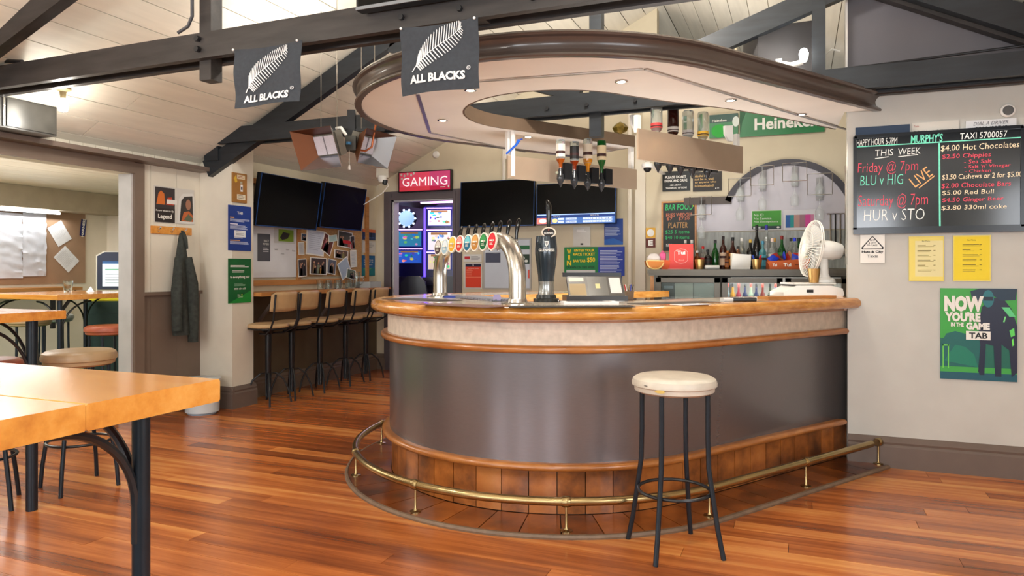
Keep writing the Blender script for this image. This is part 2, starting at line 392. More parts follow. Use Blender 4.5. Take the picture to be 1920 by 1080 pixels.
# annex beyond the opening
struct(MB().box(-8.92, -8.8, -3, 6.94, 0, 2.4).build('wall_annex', M_annex))
struct(MB().box(-8.92, AL-.14, 6.94, 7.06, 0, 2.4).build('wall_annex_end', M_annex))
can = struct(MB().box(-9, AL-.14, -3, 7, 2.28, 2.33).build('ceiling_annex', M_ceilgap))
for i in range(13):
    MB().box(-9+i*.283, -9+i*.283+.277, -1, 7, 2.262, 2.28).build('ceiling_board', M_ceil, can)
struct(MB().box(-8.8, -8.45, -2, 6.94, 2.0, 2.26).build('trim_5', mat('bulkhead', (170, 158, 138), .6)))
skirt('baseboard_annex', -8.8, 0, -8.8, 6.94, (1, 0), M_brown)
# gaming room shell
M_gr = mat('gaming_wall', (150, 140, 158), .7)
struct(MB().box(-6.7, -6.6, BB+.12, 10.2, 0, 2.7).box(-3.4, -3.3, BB+.12, 10.2, 0, 2.7).box(-6.7, -3.3, 10.1, 10.2, 0, 2.7).build('wall_gaming', M_gr))
struct(MB().box(-6.7, -3.3, BB+.12, 10.2, 2.6, 2.7).build('ceiling_gaming', M_gr))
struct(MB().box(-6.7, -3.3, BB+.1, 10.2, -.04, .002).build('floor_gaming', C(60, 40, 60, .9)))
# door frame (architrave) and door edge
fr = MB()
for x0, x1, z0, z1 in ((d0-.11, d0, 0, dz+.11), (d1, d1+.11, 0, dz+.11), (d0, d1, dz, dz+.11)):
    fr.box(x0, x1, BB-.025, BB, z0, z1)
    if z1-z0 > 1:
        k = x0+.075 if x0 < -4.5 else x0; fr.box(k-.0, k+.035, BB-.04, BB, z0, z1-.03)
    else: fr.box(x0, x1, BB-.04, BB, z0, z0+.035)
M_arch = mat('architrave', (96, 88, 92), .38, var=.04)
struct(fr.build('trim_6', M_arch, smooth=False))
dr = struct(MB().beam((d0-.02, BB+.14, 1.06), (d0-.50, BB+.90, 1.06), .04, 2.1).build('door_1', C(214, 210, 204)))
MB().tube([(d0-.40, BB+.80, 1.0), (d0-.44, BB+.87, 1.0)], .012).build('door_handle', M_steel, dr)
struct(MB().box(d0, d0+.02, BB, BB+.12, 0, dz).box(d1-.02, d1, BB, BB+.12, 0, dz).box(d0, d1, BB, BB+.12, dz-.02, dz).build('trim_7', C(200, 198, 200)))

# ================================================================ ROOF TRUSSES
def truss(b, label, zc, zt, m, posts, post_bottom, king, struts=True, low=False):
    t = thing('roof_truss', label, 'roof truss', (AM, b, zc), group='dark timber roof trusses')
    for dy in (-.062, .062):
        wb(MB().box(AL+.05, AR-.05, b+dy-.02, b+dy+.02, zc, zt), 'tie_beam', m, t)
    for s in (-1, 1):
        x1 = AL+.12 if s < 0 else AR-.12
        wb(MB().beam((AM, b-(.2 if low else 0), 3.78 if low else ZR-.12), (x1+(.15 if low else 0)*(-s), b-(.2 if low else 0), 2.44 if low else roof(x1)-.12), .07, .16, None), 'rafter', m, t)
        if struts: wb(MB().beam((AM+s*.12, b, zt+.02), (AM+s*1.72, b, roof(AM+s*1.72)-.18), .07, .14), 'strut', m, t)
        if not low: wb(MB().box(*sorted((x1, x1-s*.16)), b-.05, b+.05, zc-.14, zc), 'beam_end_block', m, t)
    for a, lo in posts:
        wb(MB().box(a-.04, a+.04, b-.04, b+.04, lo, roof(a)-.12), 'post', m, t)
        for z in (zc+.045, zc+.10):
            wb(MB().tube([(a-.0, b-.082, z), (a-.0, b-.105, z)], .016, n=6), 'bolt', M_black, t)
    wb(MB().box(AM-.045, AM+.045, b-.042, b+.042, king, ZR-.1), 'king_post', m, t)
    for dx in (-.35, -.05, .3):
        wb(MB().tube([(AM+dx, b-.082, zc+.05), (AM+dx, b-.1, zc+.05)], .014, n=6), 'bolt', M_black, t)
    return t
truss(2.95, 'nearest long black timber roof truss crossing in front of the canopy', 2.39, 2.525, M_beam, [(-2.95, 2.286), (.2, 2.3)], 2.286, 2.40, False, True)
truss(5.15-.14, 'second black roof truss, level with the white pillar and passing above the canopy hole', 2.40, 2.54, M_beam2, [(.12, 2.42)], 2.3, 2.23)
o = MB().tube([(-5.1, 2.88, 2.54), (-4.8, 2.9, 2.57), (-4.55, 2.9, 2.56), (-4.4, 2.9, 2.54)], .012).build('beam_cable', M_black); tag(o, 'short black cable lying on the left end of the nearest beam', 'cable')
o = MB().tube([(-3.0, 2.87, 3.3), (-3.0, 2.87, 2.62), (-3.03, 2.87, 2.57), (-3.1, 2.87, 2.545)], .009).build('cable', C(60, 60, 64)); tag(o, 'thin grey cable running down the post of the nearest truss', 'cable')
# chord embedded in the gable on the right wall
o = MB().bbox(.30, AR, BR_-.07, BR_-.006, 2.385, 2.535, .008).build('gable_beam', M_beam); tag(o, 'black horizontal beam at the foot of the grey gable above the blackboard', 'beam')
o = MB().beam((.42, BR_-.05, roof(.42)-.14), (1.5, BR_-.05, roof(1.5)-.14), .07, .17).build('gable_rafter', M_beam); tag(o, 'black sloping rafter crossing the grey gable at the upper right', 'rafter')
o = MB().tube([(-.1, BR_-.10, 2.55), (.5, BR_-.09, 2.57), (1.28, BR_-.09, 2.60)], .008).build('gable_cable', M_black); tag(o, 'thin black cable along the grey gable just above its beam', 'cable')

# ================================================================ BAR (U-shaped, rounded nose)
CA, CB = -1.481, 4.4535; NX, NY, DX, DY = .8427, -.5375, .5375, .8427
RN = 1.09; ARC = math.pi*RN
def U(p, r):
    if p < 0: return (CA+r*NX-p*DX, CB+r*NY-p*DY)
    if p <= ARC:
        t = p/RN; c, s = math.cos(t), math.sin(t); return (CA+r*(NX*c-DX*s), CB+r*(NY*c-DY*s))
    p -= ARC; return (CA-r*NX+p*DX, CB-r*NY+p*DY)
def pend(r, b): return -(b-(CB+r*NY))/DY           # near-side parameter where radius r meets plane b
def psamples(p0, p1, n=26):
    ps = [p0]+[i*ARC/n for i in range(n+1) if p0 < i*ARC/n < p1]
    if p1 > ARC or p1 not in ps: ps.append(p1)
    return ps
def pa(r): return -(.2955-(CA+r*NX))/DX       # near-side parameter where radius r meets the edge of the right wall
def sweep(prof, b_end=5.128, far=ARC+1.45, p0=None, m=None, n=40):
    """prof: closed list of (radius, z); near end cut flush with the right wall"""
    mb = MB(); k = len(prof); vs = []; ps = psamples(-.0001, far, n)[1:]
    ring = []
    for r, z in prof:
        x, y = U((pa(r) if b_end == 'edge' else pend(r, b_end)) if p0 is None else p0, r); ring.append((x, y, z))
    vs += ring
    for p in [0]+ps:
        vs += [U(p, r)+(z,) for r, z in prof]
    N = len(vs)//k
    mb.add(vs, [tuple(range(k)), tuple(range((N-1)*k, N*k))[::-1]]+[(i*k+j, i*k+(j+1) % k, (i+1)*k+(j+1) % k, (i+1)*k+j) for i in range(N-1) for j in range(k)], m)
    return mb
def bull(r0, r1, z0, z1, n=6):        # slab with a rounded outer nose
    c = (z0+z1)/2; h = (z1-z0)/2
    return [(r0, z0)]+[(r1-h+h*math.cos(-math.pi/2+math.pi*i/n), c+h*math.sin(-math.pi/2+math.pi*i/n)) for i in range(n+1)]+[(r0, z1)]
bar = thing('bar', 'large U-shaped bar with rounded nose, brown panelled front and varnished wood counter', 'bar', (CA, CB, 0))
def bp(mb, name, m=None, par=bar, **k): return wb(mb, name, m, par, **k)
bp(sweep([(.98, .26), (1.088, .26), (1.088, .86), (.98, .86)], b_end='edge'), 'front_panel', M_panel)
bp(sweep([(1.0, .86), (1.10, .86), (1.10, 1.02), (1.0, 1.02)], b_end='edge'), 'cream_band', M_cream)
bp(sweep(bull(1.08, 1.145, .845, .885)), 'upper_trim', M_trimwood)
bp(sweep(bull(1.08, 1.135, .25, .288)), 'lower_trim', M_trimwood)
bp(sweep([(.95, 1.0), (1.12, 1.0), (1.12, 1.02), (.95, 1.02)]), 'counter_support', M_trimwood)
bp(sweep([(.70, .02), (.72, .02), (.72, 1.03), (.70, 1.03)], b_end=5.6), 'inner_panel', M_trim)
# counter: surface, outer and inner wooden nosing
cw = sweep(bull(1.06, 1.205, 1.015, 1.085, 8)); bp(cw, 'outer_nosing', M_lip)
bp(sweep([(.60, 1.03), (.60, 1.078), (.605, 1.083), (.66, 1.083), (.66, 1.03)], b_end=5.9, far=ARC+1.75), 'inner_nosing', M_lip)
pol = [U(pend(1.06, 5.128), 1.06)]+[U(i*ARC/30, 1.06) for i in range(31)]+[U(ARC+1.45, 1.06), U(ARC+1.75, .66)]+[U(ARC-i*ARC/30, .66) for i in range(31)]+[U(pend(.66, 5.9), .66), (.285, 5.9), (.285, 5.128)]
M_ctop = mat('counter_laminate', (188, 176, 160), .22, var=.08, scale=5, coat=.3)
bp(MB().prism(pol, 1.035, 1.084), 'counter_top', M_ctop)
bp(MB().box(.15, .292, 5.128, 5.9, 1.0, 1.085), 'counter_end', M_lip)
# glazed tiles: upright on the kick, flat on the platform
bp(sweep([(.98, .0), (1.05, .0), (1.05, .252), (.98, .252)], b_end='edge'), 'tile_backing', M_grout)
pz = pa(1.076); W = .1475; i0 = 0; p = pz
edges = []
while p < ARC+.6: edges.append((p, p+W)); p += W
def patch(p0, p1, r0, r1, z0, z1):
    mb = MB(); ps = [p0, (2*p0+p1)/3, (p0+2*p1)/3, p1]; vs = []
    for p in ps: vs += [U(p, r0)+(z0,), U(p, r1)+(z0,), U(p, r1)+(z1,), U(p, r0)+(z1,)]
    return mb.add(vs, [(0, 1, 2, 3), (12, 15, 14, 13)]+[(i*4+j, i*4+(j+1) % 4, i*4+4+(j+1) % 4, i*4+4+j) for i in range(3) for j in range(4)])
for a, b in edges:
    bp(patch(a+.0024, b-.0024, 1.05, 1.0735+rnd.uniform(0, .0015), .024, .249), 'kick_tile', M_tile)
plat = thing('tiled_footing', 'low platform of brown glazed floor tiles around the foot of the bar', 'platform', (CA, CB, 0))
def pp(mb, name, m=None, **k): return wb(mb, name, m, plat, **k)
pp(sweep([(1.06, 0), (1.345, 0), (1.345, .012), (1.06, .012)], b_end=5.09, far=ARC+.62), 'mortar_bed', M_grout)
pp(sweep([(1.345, 0), (1.362, 0), (1.364, .010), (1.358, .021), (1.345, .022)], b_end=5.09, far=ARC+.62), 'edge_strip', M_edge)
k = pend(1.3, 5.09); WF = .165; kk = [k]
while kk[-1] < ARC+.45: kk.append(kk[-1]+WF)
for a, b in zip(kk, kk[1:]):
    pp(patch(a+.0026, b-.0026, 1.078, 1.342, .012, .0205+rnd.uniform(0, .001)), 'floor_tile', M_tilef)
# brass foot rail
rail = thing('foot_rail', 'curved brass foot rail on short posts around the bar', 'foot rail', (CA, CB, .02))
RR, ZRl = 1.30, .162
path = [U(p, RR)+(ZRl,) for p in [pend(RR, 5.03)]+[-.8+.1*i for i in range(8)]+[i*ARC/36 for i in range(31)]]
wb(MB().tube(path, .0215, n=12), 'rail', M_brass, rail)
def near(u, v):      # parameter of a post from its foot
    q = onz(u, v, .02); best = min(((Vector(U(x/200, RR))-q.xy).length, x/200) for x in range(-400, 760)); return best[1]
for u, v in ((1655, 872), (1522, 915), (1350, 975), (1063, 998), (780, 960), (665, 892), (703, 830)):
    x, y = U(near(u, v), RR); p2 = near(u, v)
    wb(MB().lathe([(.030, .0205), (.030, .026), (.012, .030), (.0065, .04), (.006, .14)], n=12, c=(x, y, 0)), 'post', M_brass, rail)
    a = Vector(U(p2-.018, RR)+(ZRl,)); b = Vector(U(p2+.018, RR)+(ZRl,)); wb(MB().tube([a, a.lerp(b, .2), a.lerp(b, .8), b], [.0235, .0275, .0275, .0235], n=12), 'collar', M_brass, rail)
# ================================================================ CANOPY
cano = thing('bar_canopy', 'rounded canopy above the bar with brown moulded edge and cream underside', 'canopy', (CA, CB, 2.3))
def cp(mb, name, m=None, **k): return wb(mb, name, m, cano, **k)
FE = ARC+1.34
fp = [(1.262, 2.292), (1.300, 2.290), (1.306, 2.297), (1.300, 2.308), (1.286, 2.318), (1.276, 2.332), (1.274, 2.352), (1.280, 2.370), (1.294, 2.386), (1.312, 2.392), (1.318, 2.402), (1.312, 2.412), (1.262, 2.412)]
cp(sweep(fp, far=FE), 'fascia', M_fascia, ang=25)
hr = .62
pol = [U(pend(1.262, 5.128), 1.262)]+[U(i*ARC/36, 1.262) for i in range(37)]+[U(FE, 1.262), U(FE, hr)]+[U(ARC-i*ARC/30, hr) for i in range(31)]+[U(-.35, .66), U(-.8, .75), U(-1.3, .785), U(-2.0, .785), (.28, 5.128)]
cp(MB().prism(pol, 2.30, 2.318), 'soffit', M_soffit)
ip = [(-2.0, .785), (-1.3, .785), (-.8, .75), (-.35, .66), (0, hr)]+[(i*ARC/30, hr) for i in range(1, 31)]+[(FE, hr)]; vs = []
for p, r in ip: vs += [U(p, r)+(2.298,), U(p, r-.012)+(2.298,), U(p, r-.012)+(2.392,), U(p, r)+(2.392,)]
cp(MB().add(vs, [(0, 1, 2, 3), tuple(len(vs)-4+j for j in (3, 2, 1, 0))]+[(i*4+j, i*4+(j+1) % 4, i*4+4+(j+1) % 4, i*4+4+j) for i in range(len(ip)-1) for j in range(4)]), 'inner_fascia', mat('inner_brown', (98, 80, 64), .5))
e0, e1 = U(FE, hr), U(FE, 1.30); cp(MB().beam(e0+(2.345,), e1+(2.345,), .018, .09), 'end_board', M_soffit)
def strip(pts):
    q = [onz(u, v, 2.296) for u, v in pts]; mb = MB()
    for a, b in zip(q, q[1:]): mb.beam(a, b, .022, .006)
    return mb
cp(strip([(893, 153), (1205, 130)]), 'metal_strip', M_alu); cp(strip([(1210, 130), (1588, 243)]), 'metal_strip', M_alu)
cp(strip([(783, 176), (806, 248)]), 'metal_strip', M_alu); cp(strip([(806, 249), (985, 285)]), 'metal_strip', M_alu)
for i, (u, v) in enumerate(((882, 168), (1165, 152), (1370, 187), (1502, 214), (830, 225), (990, 256))):
    q = onz(u, v, 2.30)
    lb = ['round downlight under the canopy beside the second flag', 'downlight under the canopy nearest the bend of the metal strip', 'downlight under the canopy above the inverted bottles', 'rightmost downlight under the canopy above the green banner', 'leftmost downlight under the canopy, in its rounded end', 'downlight on the far side of the canopy hole'][i]
    t = thing('downlight', lb, 'downlight', (q.x, q.y, 2.298), group='small downlights in the canopy')
    MB().lathe([(.034, 0), (.036, -.004), (.026, -.006), (.024, 0)], n=18).build('trim_ring', M_chrome, t)
    MB().lathe([(.0225, -.0035), (.001, -.0035)], n=16).build('bulb', mat('lamp_glow', (255, 240, 215), emit=26, var=0), t)
    l = bpy.data.lights.new('downlight_beam', 'SPOT'); l.energy = 22; l.color = (1, .93, .8); l.spot_size = R(125); l.spot_blend = .6; l.shadow_soft_size = .03
    lo = bpy.data.objects.new('downlight_beam', l); lo.location = (q.x, q.y, 2.285); COL.objects.link(lo)
# ================================================================ TABLES AND STOOLS
def arc3(c, e1, e2, r, t0, t1, n=10):
    c, e1, e2 = Vector(c), Vector(e1), Vector(e2)
    return [c+e1*r*math.cos(t0+(t1-t0)*i/n)+e2*r*math.sin(t0+(t1-t0)*i/n) for i in range(n+1)]
def table(label, a0, a1, b0, b1, inset=.09, top=.045, arch=.30, zt=1.05, legr=.019, group='tall timber tables', boards=5, dirs='ab'):
    t = thing('bar_table', label, 'table', ((a0+a1)/2, (b0+b1)/2, 0), group=group)
    wdt = (b1-b0)/boards
    for i in range(boards):
        y0 = b0+i*wdt
        wb(MB().bbox(a0+.02, a1, y0+(.0003 if i else 0), y0+wdt-(.0003 if i < boards-1 else 0), zt-top, zt, .0025 if 0 < i < boards-1 else .004), 'top_board', M_table, t)
    wb(MB().bbox(a0, a0+.0195, b0, b1, zt-top, zt, .003), 'end_cap', M_table, t)
    for x in (a0+inset, a1-inset):
        for y in (b0+inset, b1-inset):
            wb(MB().tube([(x, y, 0), (x, y, zt-top)], legr, n=14), 'leg', M_bluemetal, t)
            sx = 1 if x < (a0+a1)/2 else -1; sy = 1 if y < (b0+b1)/2 else -1
            c = (x+sx*(arch+.01), y, zt-top-arch-.03)
            for dr in ([('a')] if dirs == 'a' else ['a', 'b']):
                e = (-sx, 0, 0) if dr == 'a' else (0, -sy, 0)
                cc = Vector((x, y, zt-top-arch-.02))-Vector(e)*(arch+.012)
                wb(MB().tube([Vector((x, y, zt-top-arch-.09))-Vector(e)*.012]+arc3(cc, e, (0, 0, 1), arch, 0, math.pi/2), .0085, n=8), 'brace', M_black, t)
    return t
table('large varnished timber table filling the lower left corner, nearest the camera', -2.6, -1.079, .233, 1.103, inset=.10, arch=.17, legr=.0165, boards=3)
table('small timber bar table just left of the wide opening, behind the nearest table', -5.0, -3.64, 1.75, 2.63, inset=.11, arch=.3, legr=.028)
table('timber bar table in the side room with a tumbler on it', -6.95, -5.85, 4.15, 5.25, inset=.07, arch=.28, legr=.02)

def stool(label, loc, vinyl, h=.785, rs=.19, rot=.3, spread=.215, group='round bar stools', worn=False, ring=.27, seat_h=.085):
    t = thing('bar_stool', label, 'stool', (loc[0], loc[1], 0), rot, group)
    pr = [(.001, h-seat_h+.004), (rs-.03, h-seat_h+.002), (rs-.012, h-seat_h+.012), (rs-.010, h-seat_h+.030), (rs, h-seat_h+.036), (rs+.001, h-.032), (rs-.006, h-.014), (rs-.024, h-.003), (rs-.06, h), (.001, h+.002)]
    MB().lathe(pr, n=36).build('seat', vinyl, t)
    for k in range(4):
        a = k*math.pi/2; c, s = math.cos(a), math.sin(a); r0 = rs-.035
        pts = [(r0, h-seat_h), (r0, h-.26), (r0+.004, h-.40), (r0+.02, .28), (r0+.045, .12), (spread, 0)]
        o = MB().tube([(c*x, s*x, z) for x, z in pts], .0115, n=10).build('leg', M_bluemetal, t)
    rr = rs-.035+.006
    MB().tube([(rr*math.cos(i*math.pi/16), rr*math.sin(i*math.pi/16), ring) for i in range(32)], .008, n=8, closed=True).build('foot_ring', M_black, t)
    if worn:
        pass
    return t
s0 = stool('bar stool with scuffed cream vinyl seat standing alone in front of the bar', tuple(atd(1264, 703, 3.22))[:2], M_seatcream, h=.79, rs=.190, rot=R(79), spread=.225, seat_h=.078)
def patch_on(stl, ang, w, z, h, m, nm):
    mb = MB(); r = .1925; n = 6; vs = []
    for i in range(n+1):
        a = ang+(i/n-.5)*w/r; k = abs(i/n-.5)*2; hh = h*(1-k*k)**.5+.0005
        vs += [(r*math.cos(a), r*math.sin(a), z-hh/2), (r*math.cos(a), r*math.sin(a), z+hh/2)]
    mb.add(vs, [(2*i, 2*i+2, 2*i+3, 2*i+1) for i in range(n)]); o = mb.build(nm, m, stl); return o
o = patch_on(s0, R(-178), .050, .742, .014, C(196, 168, 90), 'tear'); o['label'] = 'yellowish torn patch in the vinyl'
o = patch_on(s0, R(-199), .022, .760, .003, C(70, 60, 52), 'scuff'); o['label'] = 'small dark scuff'
stool('tan padded stool between the nearest table and the wide opening', (-3.9, 2.90), M_seattan, h=.80, rs=.195, rot=.5, seat_h=.09)
stool('stool with red-brown vinyl seat cut by the left edge of the picture', (-4.05, 2.45), M_seatred, h=.79, rot=.1)
stool('round stool with shiny red-brown seat in the side room beside the grey door post', (-5.58, 4.42), M_seatred, rot=.6)
stool('stool with a pale tan seat in the side room behind the small left table', (-7.17, 4.80), M_seattan, rot=.2)
stool('stool with a grey seat in the side room, behind the table with the tumbler', (-7.5, 5.28), M_seatgrey, rot=.4)

# ================================================================ SIDE ROOM
t = thing('wall_bench', 'narrow timber wall bench under the side room notice board', 'shelf', (-8.6, 5.0, 0))
wb(MB().bbox(-8.79, -8.35, 1.5, 6.25, 1.01, 1.05, .004), 'top', M_shelfwood, t)
for y in (2.3, 4.9, 5.9):
    wb(MB().box(-8.42, -8.38, y-.02, y+.02, .55, 1.01).beam((-8.4, y, .62), (-8.4, y+.3, 1.0), .03, .03), 'bracket', M_black, t)
s = sheet(('a', -8.8), -90, 392, 160, 533, mat('brown_board', (158, 128, 104), .85, var=.05), t=.02); hang(s, 'notice_board', 'brown pinboard covering the side room wall above the wall bench', 'notice board')
M_crump = mat('crumpled_paper', (206, 210, 224), .8, var=.10, scale=3, bump=1.0)
def crumple(u0, v0, u1, v1, label, seed):
    mid, wd, h, rot = wall_at(('a', -8.8), u0, v0, u1, v1, .04); r = random.Random(seed); mb = MB(); nx, nz = 8, 22
    for j in range(nz+1):
        for i in range(nx+1): mb.v.append(((i/nx-.5)*wd, -r.uniform(0, .022), (.5-j/nz)*h))
    mb.recalc = False
    mb.add([], [])
    mb.f = [(j*(nx+1)+i, (j+1)*(nx+1)+i, (j+1)*(nx+1)+i+1, j*(nx+1)+i+1) for j in range(nz) for i in range(nx)]; mb.m = [0]*len(mb.f)
    o = mb.build('paper_sheet', M_crump); o.location = mid; o.rotation_euler = (0, 0, rot); tag(o, label, 'paper')
crumple(-34, 398, 41, 522, 'wide creased white paper sheet pinned at the far left of the brown board', 1)
crumple(41, 398, 86, 518, 'tall creased white paper sheet hanging right of the wider one on the brown board', 2)
def tilted(plane, cx, cy, wpx, hpx, rot, m, name, label, cat, off=.03, deco=None, t=.002, group=None):
    s = sheet(plane, cx-wpx/2, cy-hpx/2, cx+wpx/2, cy+hpx/2, m, off=off, t=t)
    if deco: deco(s)
    return hang(s, name, label, cat, group, tilt=rot)
ink = C(130, 134, 146)
tilted(('a', -8.8), 112, 438, 30, 40, R(-32), M_paper, 'paper_sheet', 'upper of the two tilted white printouts on the brown board', 'paper', deco=lambda s: s.lines(.1, .1, .9, .7, 12, C(200, 202, 210), th=.3))
tilted(('a', -8.8), 125, 486, 30, 40, R(-45), M_paper, 'paper_sheet', 'lower of the two tilted white printouts on the brown board', 'paper', deco=lambda s: s.lines(.1, .1, .9, .8, 12, C(200, 202, 210), th=.3))
tilted(('a', -8.8), 156, 427, 10, 31, R(7), C(24, 34, 96), 'harness_sign', 'small blue upright sign reading HARNESS at the board edge', 'sign', deco=lambda s: s.text('HARNESS', -1.1, .42, 2.1, .58, M_white, bold=.03, rot=R(90)))
# tube lights
for i, (b0, b1, lb) in enumerate(((3.9, 4.95, 'left fluorescent tube light washing the side room board'), (5.35, 6.1, 'right fluorescent tube light washing the side room board'))):
    t = thing('tube_light', lb, 'lamp', (-8.62, b0, 1.99), group='tube lights under the side room bulkhead')
    wb(MB().box(-8.66, -8.55, b0, b1, 1.955, 2.0), 'housing', C(150, 158, 168), t)
    wb(MB().tube([(-8.53, b0+.02, 1.965), (-8.53, b1-.02, 1.965)], .013), 'tube', mat('tube_glow', (255, 252, 240), emit=14, var=0), t)
area('tube_wash', (-8.68, 4.8, 1.93), (0, R(-10), 0), .08, 3.0, 15, (1, .97, .9))
area('annex_bounce_light', (-6.8, 3.8, 1.2), (R(180), 0, 0), 1.5, 2.5, 20, (1, .96, .88))  # unseen upward fill added to lift the side room ceiling
area('annex_ceiling_light', (-7.0, 3.0, 2.25), (0, 0, 0), 1.0, 3.0, 95, (1, .96, .88))
# small things on the side tables
def tumbler(loc, label, r=.036, h=.085, group=None, handle=False, name='tumbler'):
    t = thing(name, label, 'glass', loc, group=group)
    MB().lathe([(r*.8, 0), (r, h), (r*.94, h), (r*.74, .012), (.001, .012)], n=16).build('glass_body', M_glass, t)
    if handle: MB().tube(arc3((r*.9, 0, h*.5), (0, 0, 1), (1, 0, 0), h*.3, 0, math.pi), .005, n=6).build('handle', M_glass, t)
    return t
tumbler((-6.55, 4.75, 1.051), 'clear tumbler standing on the side room table', .045, .11)
o = MB().lathe([(.05, 0), (.03, .02), (.005, .05)], n=5, sy=.6).build('napkin', M_paper, loc=(-6.38, 4.86, 1.051)); tag(o, 'crumpled white napkin beside the tumbler on the side room table', 'napkin')
t = thing('leaflet_fan', 'fanned pink and white leaflets on the side room table beside the door post', 'leaflets', (-6.12, 5.02, 1.052))
for i in range(7):
    o = MB().box(0, .13, 0, .20, i*.006, i*.006+.004).build('leaflet', C(190, 90+14*(i % 3), 110) if i % 2 else M_paper, t); o.rotation_euler = (R(14), 0, R(-70+i*13))
o = MB().box(-.12, .12, -.16, .16, 0, .035).build('pink_papers', C(232, 150, 150), loc=(-8.5, 3.9, 1.051), rot=.1); tag(o, 'stack of pink papers on the wall bench at the left edge', 'papers')
t = thing('betting_terminal', 'touch-screen kiosk with a blue-black frame half hidden by the grey door post', 'terminal', (-6.88, 5.60, 1.021), R(32)); t.scale = (1, 1, .8)
MB().prism([(-.25, -.05), (.25, -.05), (.25, .06), (-.25, .06)], -.02, .0).build('foot', M_bezel, t)
MB().vprism([(-.24, .02), (.24, .02), (.24, .50), (.16, .56), (-.16, .56), (-.24, .50)], -.04, .04).build('housing', C(190, 188, 178), t)
MB().vprism([(-.225, .035), (.225, .035), (.225, .49), (.15, .545), (-.15, .545), (-.225, .49)], -.047, -.04).build('bezel', C(30, 40, 66), t)
sc_ = Sheet(.34, .34, mat('kiosk_screen', (206, 222, 232), emit=.9, var=0), .004); sc_.rect(0, 0, 1, .1, C(40, 90, 150)); sc_.rect(.08, .3, .9, .36, C(120, 190, 160)); sc_.lines(.08, .5, .9, .9, 6, C(170, 180, 190)); o = sc_.build('screen', None, t, smooth=False); o.location = (0, -.052, .25)
o = MB().box(-.35, .35, -.3, .3, 0, .93).box(-.33, .33, -.31, -.3, .1, .8).build('kiosk_cabinet', C(44, 66, 62, .5), loc=(-6.88, 5.70, 0), rot=R(32)); tag(o, 'dark green cabinet under the betting kiosk', 'cabinet')
o = MB().box(-.3, .3, -.22, .22, 0, .068).box(-.28, .28, -.225, -.22, .01, .05).build('yellow_tray', C(226, 214, 30), loc=(-6.88, 5.67, .931), rot=R(32)); tag(o, 'bright yellow tray on the green kiosk cabinet', 'tray')

# ================================================================ LEFT WALL THINGS
t = thing('speaker', 'black box speaker on the ledge at the left edge below the nearest beam', 'speaker', (AL+.2, 3.22, 2.202), R(90))
MB().prism([(0, 0)]*0 or [(-.13, 0), (.10, 0), (.10, .08), (-.06, .18), (-.13, .205)], -.25, .20).xform(Matrix(((0, 0, 1, 0), (1, 0, 0, 0), (0, 1, 0, 0), (0, 0, 0, 1)))).build('cabinet', mat('speaker_grey', (52, 50, 47), .35, var=.1), t)
MB().box(-.14, .19, -.137, -.13, .012, .195).build('grille', mat('speaker_grille', (60, 58, 54), .3, var=.12, scale=12), t)
MB().box(-.165, -.155, -.139, -.13, .01, .195).build('badge_strip', M_chrome, t)
t = thing('bulb_lamp', 'bare glowing bulb on a ceiling batten above the box speaker', 'lamp', tuple(atd(118, 172, 4.75)))
MB().lathe([(.05, .05), (.05, .012), (.022, .0), (.018, -.03), (.016, -.045)], n=16).build('holder', C(150, 136, 100), t)
MB().lathe([(.014, -.045), (.03, -.075), (.034, -.10), (.026, -.128), (.001, -.137)], n=16).build('bulb', mat('bulb_glow', (255, 248, 232), emit=60, var=0), t)
q = atd(118, 195, 4.75); point('bulb_light', (q.x, q.y-.0, q.z-.09), 7, (1, .95, .86), .03)
# poster, hooks, jacket, bin
s = sheet(('a', AL), 289, 352, 364, 419, C(196, 192, 186, .45), off=.003)
s.rect(.02, .03, .5, .99, C(52, 46, 48)); s.poly([(.05, .5), (.1, .2), (.16, .12), (.24, .2), (.26, .5)], C(196, 104, 40), 2); s.poly([(.28, .5), (.32, .3), (.42, .28), (.48, .5)], C(178, 60, 36), 2)
s.rect(.3, .35, .55, .47, C(214, 210, 206), 3); s.rect(.02, .6, .5, .99, C(38, 30, 30), 2)
s.text('Know when to fly', .04, .64, .47, .71, M_white, 3, bold=.01); s.text('Legend', .09, .76, .42, .92, M_white, 3, bold=.02)
s.poly([(.56, .97), (.6, .3), (.7, .14), (.95, .1), (1.0, .2), (1.0, .97)], C(206, 204, 200), 2); s.poly([(.62, .92), (.66, .35), (.74, .22), (.95, .18), (.97, .92)], C(50, 46, 44), 3)
s.poly([(.66, .92), (.72, .66), (.86, .62), (.96, .74), (.96, .92)], C(176, 92, 48), 4); s.oval(.84, .44, .07, .15, C(150, 104, 82), 4); s.poly([(.72, .88), (.84, .7), (.96, .82), (.9, .92)], C(84, 92, 72), 5)
hang(s, 'legend_poster', 'road-worker poster reading Legend on the white board wall above the coat hooks', 'poster')
t = thing('coat_rack', 'wooden coat hook board with metal hooks below the road-worker poster', 'coat rack', tuple(wall_at(('a', AL), 282, 425, 357, 440, .0)[0]), R(90))
MB().bbox(-.215, .215, -.018, 0, -.034, .034, .004).build('back_board', M_table, t)
for x in (-.16, -.02, .12):
    MB().tube([(x, -.018, .012), (x, -.045, .005), (x, -.055, .018)], .005, n=6).tube([(x, -.018, -.008), (x, -.035, -.02), (x, -.04, -.008)], .004, n=6).lathe([(.009, -.004), (.009, .004)], n=8, c=(x, -.055, .02)).build('hook', M_chrome, t)
